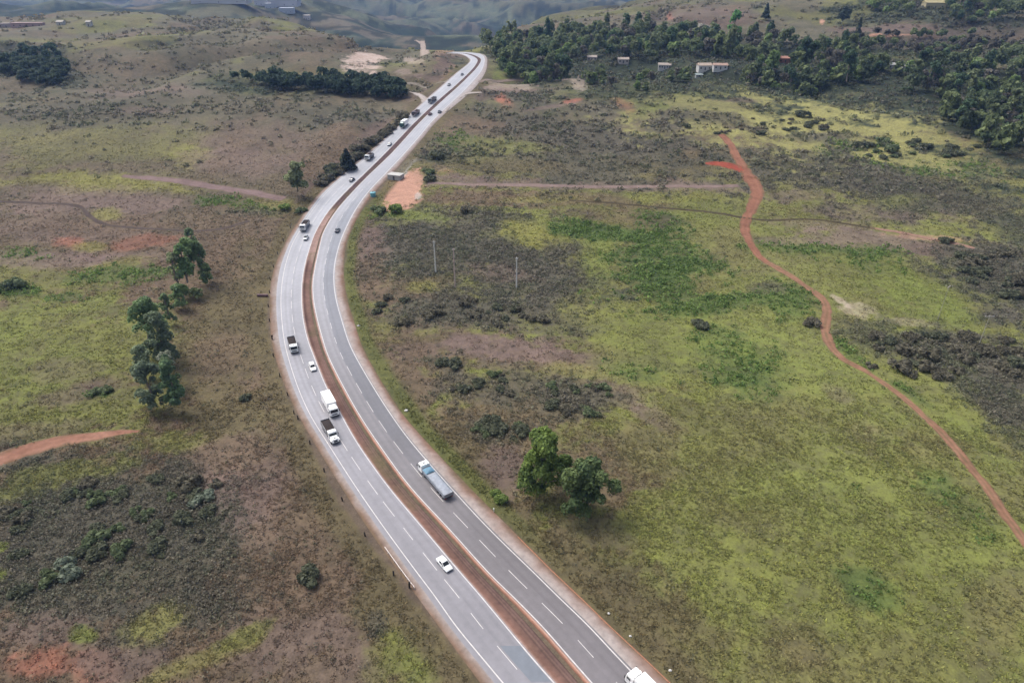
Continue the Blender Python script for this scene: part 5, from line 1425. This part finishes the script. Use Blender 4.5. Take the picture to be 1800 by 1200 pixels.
# ------------------------------------------------------------------ poles, posts, rail, kiosk, litter
WOODP = simple('weathered_wood', (0.32, 0.30, 0.26), 0.85, spec=0.15, var=0.15, scale=2)
CONC = simple('pole_concrete', (0.50, 0.49, 0.46), 0.85, spec=0.2, var=0.12, scale=2)
REDW = simple('reddish_wood', (0.40, 0.31, 0.28), 0.85, spec=0.15, var=0.15, scale=2)
POSTM = simple('dark_wood', (0.03, 0.025, 0.022), 0.9, spec=0.1, var=0.2)
INS = simple('insulator', (0.4, 0.4, 0.42), 0.4)
def pole(name, px, py, H, mat, label, arm=True, r=.16, armw=2.0, rz=0.0, diag=False):
    p = at(px, py); e = empty(name, (p[0], p[1], gz(p[0], p[1])), rz)
    V, F = tube([(0, 0, -.5), (0, 0, H * .5), (0, 0, H)], [r * 1.25, r, r * .8], 10)
    link('pole', mesh_from('pole', V, F, mat, None, True), e)
    bm_obj('cap', boxes((-r * .6, r * .6, -r * .6, r * .6, H - .02, H + .06)), mat, e)
    if arm:
        a_ = bm_obj('crossarm', boxes((-armw / 2, armw / 2, -.09, .09, H - .55, H - .35)), mat, e)
        if diag: a_.rotation_euler = (0, 0, R(40))
        for q in (-.9, 0, .9):
            i_ = bm_obj('insulator', boxes((q * armw / 2 * .95 - .07, q * armw / 2 * .95 + .07, -.07, .07, H - .36, H - .05)), INS, e, .02)
    return tag(e, label, 'utility pole')
pole('utility_pole', 766, 479, 13.0, CONC, 'pale utility pole, the leftmost of the three in the large scrub patch', True, .24, 1.1)
pole('utility_pole', 800, 505, 15.5, REDW, 'thin reddish utility pole, the middle and tallest of the three in the scrub', True, .21, 1.0)
pole('utility_pole', 908, 506, 12.2, CONC, 'pale utility pole standing alone on the right of the three in the scrub', True, .24, 1.1)
pole('utility_pole', 1718, 612, 12.0, WOODP, 'pale pole with a wide crossarm in the scrub at the right edge', True, .09, 3.0)
pole('utility_pole', 1648, 562, 13.0, WOODP, 'slender pole with a slanted white crossarm on the bright green field tip', True, .07, 2.6, diag=True)

posts = [(490, 444), (483, 467), (477, 489), (476, 512), (474, 536), (476, 562), (483, 624), (494, 659), (508, 692), (519, 724), (547, 777), (572, 826), (604, 877), (644, 939), (694, 1008), (526, 734), (500, 421), (513, 398)]
def post_mesh(r, H):
    V, F = tube([(0, 0, -.3), (0.02, 0, H * .5), (0, 0.02, H), (0, 0.02, H + .03)], [r, r, r * .95, .01], 8)
    return mesh_from('fence_post', V, F, POSTM)
PM = post_mesh(.17, 1.25)
for (px, py) in posts:
    p = at(px - 2, py + 3); o = link('fence_post', PM); o.location = (p[0], p[1], gz(*p)); o.rotation_euler = (random.uniform(-.06, .06), random.uniform(-.06, .06), random.uniform(0, 6))
    tag(o, 'short dark wooden post in the grass along the left verge of the highway', 'fence post', 'fence posts along the left verge')
def thick_post(px, py, label):
    p = at(px, py); e = empty('marker_post', (p[0], p[1], gz(*p)))
    bm_obj('post', boxes((-.16, .16, -.16, .16, -.2, 1.7)), POSTM, e, .03); bm_obj('plate', boxes((.17, .22, -.34, .34, 1.0, 1.75)), POSTM, e, .02)
    tag(e, label, 'marker post')
thick_post(479, 597, 'thick dark marker post with a plate left of the flat-fronted dump truck')
thick_post(720, 1033, 'thick dark marker post with a plate standing at the near guard rail')

# guard rail along the near left shoulder
GAL = simple('galvanised_steel', (0.62, 0.56, 0.53), 0.5, metal=0.3, var=0.1)
gA, gB = int(s_near(775, 1092) / 1.5), int(s_near(705, 1003) / 1.5)
line = lerp(L0, L1, 0.04)[gA:gB]
ge = empty('guard_rail', (line[0, 0], line[0, 1], float(zb(line[:1])[0])))
lz_ = zb(line)
loc = np.c_[line - line[0], lz_ - lz_[0]]
tn = np.gradient(line, axis=0); tn /= np.linalg.norm(tn, axis=1)[:, None]; nn = np.stack([-tn[:, 1], tn[:, 0]], 1)
prof = [(-.05, .52), (.04, .58), (-.02, .66), (.04, .74), (-.05, .80), (-.12, .66)]
V = np.stack([np.c_[loc[:, :2] + nn * a_, loc[:, 2] + z_ + .1] for a_, z_ in prof], 1).reshape(-1, 3)
i = np.arange(len(loc) * 6).reshape(len(loc), 6)
F = np.stack([i[:-1], np.roll(i[:-1], -1, 1), np.roll(i[1:], -1, 1), i[1:]], -1).reshape(-1, 4)
link('rail', mesh_from('rail', V, F, GAL), ge)
for k in range(0, len(loc), 2):
    c_ = loc[k]; bm_obj('post', boxes((c_[0] - .06, c_[0] + .06, c_[1] - .06, c_[1] + .06, c_[2] - .3, c_[2] + .85)), GAL, ge)
tag(ge, 'pale steel guard rail on the left shoulder near the bottom of the photo', 'guard rail')

# dark red panel lying by the fence, teal kiosk, white shed of the orange yard, white roadside marker, pale stones
p = at(462, 521); o = bm_obj('metal_panel', boxes((-2.0, 2.0, -.35, .35, .05, .9)), simple('maroon_metal', (0.10, 0.05, 0.055), 0.6), None, .05)
o.location = (p[0], p[1], gz(*p)); tag(o, 'dark maroon low panel standing in the grass left of the highway bend', 'panel')
TEAL = simple('teal_paint', (0.09, 0.26, 0.30), 0.6, var=0.12)
p = at(656, 345); e = empty('water_tank', (p[0], p[1], gz(*p)))
def cyl(r0, r1, z0, z1, n=24):
    def f(bm): bmesh.ops.create_cone(bm, cap_ends=True, segments=n, radius1=r0, radius2=r1, depth=z1 - z0, matrix=Matrix.Translation((0, 0, (z0 + z1) / 2)))
    return f
bm_obj('tank', cyl(1.25, 1.4, .0, 1.9), TEAL, e); bm_obj('lid', cyl(1.45, .4, 1.9, 2.3), TEAL, e); bm_obj('manhole', cyl(.42, .38, 2.29, 2.42), CHAS, e)
tag(e, 'round teal water tank at the edge of the highway beside the orange yard', 'water tank')
def house(name, px, py, L, Wd, H, rz, wallc, roofc, label, cat='house', gable=True, nwin=3):
    p = at(px, py); e = empty(name, (p[0], p[1], gz(*p) - .2), rz)
    wm = simple('wall_%d_%d_%d' % tuple(wallc), alb(*wallc), .85, var=.06); rm = simple('roof_%d_%d_%d' % tuple(roofc), alb(*roofc), .85, var=.15, scale=.8)
    x, y_ = L / 2, Wd / 2
    bm_obj('wall', boxes((-x, x, -y_, y_, -2, H)), wm, e)
    def rf(bm):
        o_ = .4; hr = Wd * .22 if gable else .12
        if gable:
            a = [bm.verts.new(c) for c in ((-x - o_, -y_ - o_, H + .02), (x + o_, -y_ - o_, H + .02), (x + o_, 0, H + hr), (-x - o_, 0, H + hr), (x + o_, y_ + o_, H + .02), (-x - o_, y_ + o_, H + .02))]
            for f in ((0, 1, 2, 3), (3, 2, 4, 5), (0, 3, 5), (1, 4, 2), (1, 0, 5, 4)): bm.faces.new([a[k] for k in f])
        else: box_bm(bm, -x - .2, x + .2, -y_ - .2, y_ + .2, H + .01, H + .25)
    bm_obj('roof', rf, rm, e)
    for k in range(nwin):
        xx = lerp(-x, x, (k + .5) / nwin)
        if k == nwin // 2: bm_obj('door', boxes((xx - .5, xx + .5, -y_ - .03, -y_ + .02, 0, 2.1)), CHAS, e)
        else: bm_obj('window', boxes((xx - .6, xx + .6, -y_ - .03, -y_ + .02, 1.0, 2.1)), GLASS, e)
    return tag(e, label, cat)
house('shed', 696, 314, 7, 4.5, 2.4, R(-20), (214, 212, 206), (228, 226, 220), 'white flat-roofed shed in the orange yard beside the highway', 'shed', False, 1)
house('house', 1237, 122, 10, 7, 3.4, R(4), (244, 242, 238), (206, 186, 168), 'white house with a tan roof, the taller of two beside the wood')
house('house', 1265, 121, 10.5, 6, 3.0, R(-3), (246, 246, 244), (200, 168, 150), 'long white house with a reddish roof right beside the taller white house')
house('house', 1168, 120, 10, 6, 3.0, R(-8), (226, 224, 222), (196, 182, 170), 'small white house half hidden by trees left of the two bright houses', nwin=5)
house('house', 1095, 110, 9, 6, 3.0, 0, (220, 208, 198), (206, 190, 178), 'low pale house under the trees, second house along the wood edge')
house('house', 1040, 106, 8, 6, 3.0, 0, (214, 200, 194), (200, 186, 176), 'low pinkish house under the trees, the leftmost in front of the wood')
house('house', 1378, 109, 12, 7, 3.4, 0, (196, 130, 110), (206, 150, 130), 'orange-red house beside the dark hedge of trees')
house('house', 1228, 136, 5, 4, 2.2, 0, (206, 210, 208), (176, 190, 188), 'tiny pale hut in the green garden below the white houses', 'hut', True, 1)
house('house', 1568, 120, 9, 6, 3.0, 0, (206, 206, 200), (190, 190, 184), 'pale small house among the dark trees right of the orange-red house')
house('house', 1590, 122, 6, 5, 3.0, 0, (212, 212, 206), (190, 190, 184), 'tiny pale house just right of the pale small house in dark trees', nwin=1)
house('house', 1790, 130, 10, 7, 3.0, 0, (206, 206, 200), (196, 196, 190), 'pale house among the trees at the right edge of the photo')
house('house', 1640, 14, 20, 9, 5, 0, (226, 214, 170), (214, 200, 150), 'yellowish building among the trees on the top of the ridge')
house('house', 1775, 2, 16, 9, 5, 0, (236, 230, 226), (214, 200, 190), 'white building on the ridge at the top right corner')
house('house', 108, 44, 7, 6, 3.4, 0, (236, 230, 220), (214, 206, 196), 'small white house on the left hill crest, left of the narrow one', nwin=1)
house('house', 158, 46, 5, 5, 4.4, 0, (240, 234, 222), (222, 214, 204), 'narrow white two-storey house on the left hill crest', nwin=1)
house('warehouse', 50, 47, 34, 6, 4, R(2), (214, 180, 172), (206, 176, 170), 'long low pinkish building on the left hill crest', 'building', False, 5)
house('warehouse', 14, 48, 18, 6, 4, R(2), (206, 190, 184), (200, 186, 180), 'shorter pale low building at the left edge of the hill crest', 'building', False, 3)
for k, (px, py, L, Wd, H, c) in enumerate([(390, 4, 95, 30, 14, (246, 244, 246)), (462, 8, 26, 20, 12, (240, 240, 246)), (478, 14, 22, 16, 8, (226, 230, 240)), (503, 9, 50, 24, 10, (236, 236, 244)), (514, 4, 30, 24, 14, (244, 240, 240)), (505, 22, 26, 16, 8, (214, 222, 236)), (540, 34, 12, 10, 7, (240, 230, 220))]):
    house('town_building', px, py, L, Wd, H, 0, c, c, ['long white factory-like building in the valley town at the top of the photo', 'white block in the valley town, just right of the dark blue slope', 'small pale block below the first white block of the valley town',
          'wide white building in the middle of the valley town', 'tall white building behind the wide one in the valley town', 'bluish low building at the near end of the valley town', 'tiny pale house on the hillside right below the valley town'][k], 'building', False, 3)

WSTONE = simple('pale_stone', (0.42, 0.41, 0.39), 0.9, var=0.15, scale=3)
def stone(px, py, s, label, group=None):
    p = at(px, py)
    bm = bmesh.new(); bmesh.ops.create_icosphere(bm, subdivisions=2, radius=1)
    for v in bm.verts: v.co *= 0.8 + 0.4 * float(vnoise(np.array([v.co.x * 2 + px]), np.array([v.co.y * 2 + v.co.z * 3]), 3)[0])
    me = bpy.data.meshes.new('stone'); bm.to_mesh(me); bm.free(); me.materials.append(WSTONE)
    o = link('stone', me); o.location = (p[0], p[1], gz(*p) + s * .3); o.scale = (s, s * .8, s * .6); tag(o, label, 'stone', group)
stone(630, 573, .5, 'white stone in the green verge inside the bend')
stone(714, 722, .55, 'pale stone in the verge right of the white box truck')
stone(1070, 1078, .28, 'small white stone in the grass right of the orange kerb, nearer the middle')
stone(1108, 1118, .28, 'small white stone in the grass right of the orange kerb, second from the bottom')
stone(1178, 1178, .34, 'small white stone in the grass right of the orange kerb, beside the cut-off truck')
p = at(868, 899); e = empty('roadside_marker', (p[0], p[1], gz(*p)))
bm_obj('post', boxes((-.09, .09, -.09, .09, -.2, .85)), CONC, e, .02); bm_obj('cap', boxes((-.13, .13, -.13, .13, .85, 1.0)), OFFW, e, .02)
tag(e, 'short pale marker post where the orange kerb begins', 'marker post')

# ------------------------------------------------------------------ the air
HAZE = 0.75e-4
hb = bmesh.new()
box_bm(hb, -9000, 9000, -160 - 60, 8200, -330, 900)
hm = bpy.data.meshes.new('haze'); hb.to_mesh(hm); hb.free()
m = bpy.data.materials.new('haze_air'); m.use_nodes = True
t = m.node_tree; t.nodes.clear()
o_ = N(t, 'ShaderNodeOutputMaterial'); pv = N(t, 'ShaderNodeVolumePrincipled')
pv.inputs['Color'].default_value = (0.30, 0.50, 0.98, 1); pv.inputs['Density'].default_value = HAZE; pv.inputs['Anisotropy'].default_value = 0.2
t.links.new(pv.outputs[0], o_.inputs['Volume'])
hm.materials.append(m)
tag(link('haze', hm), kind='stuff')
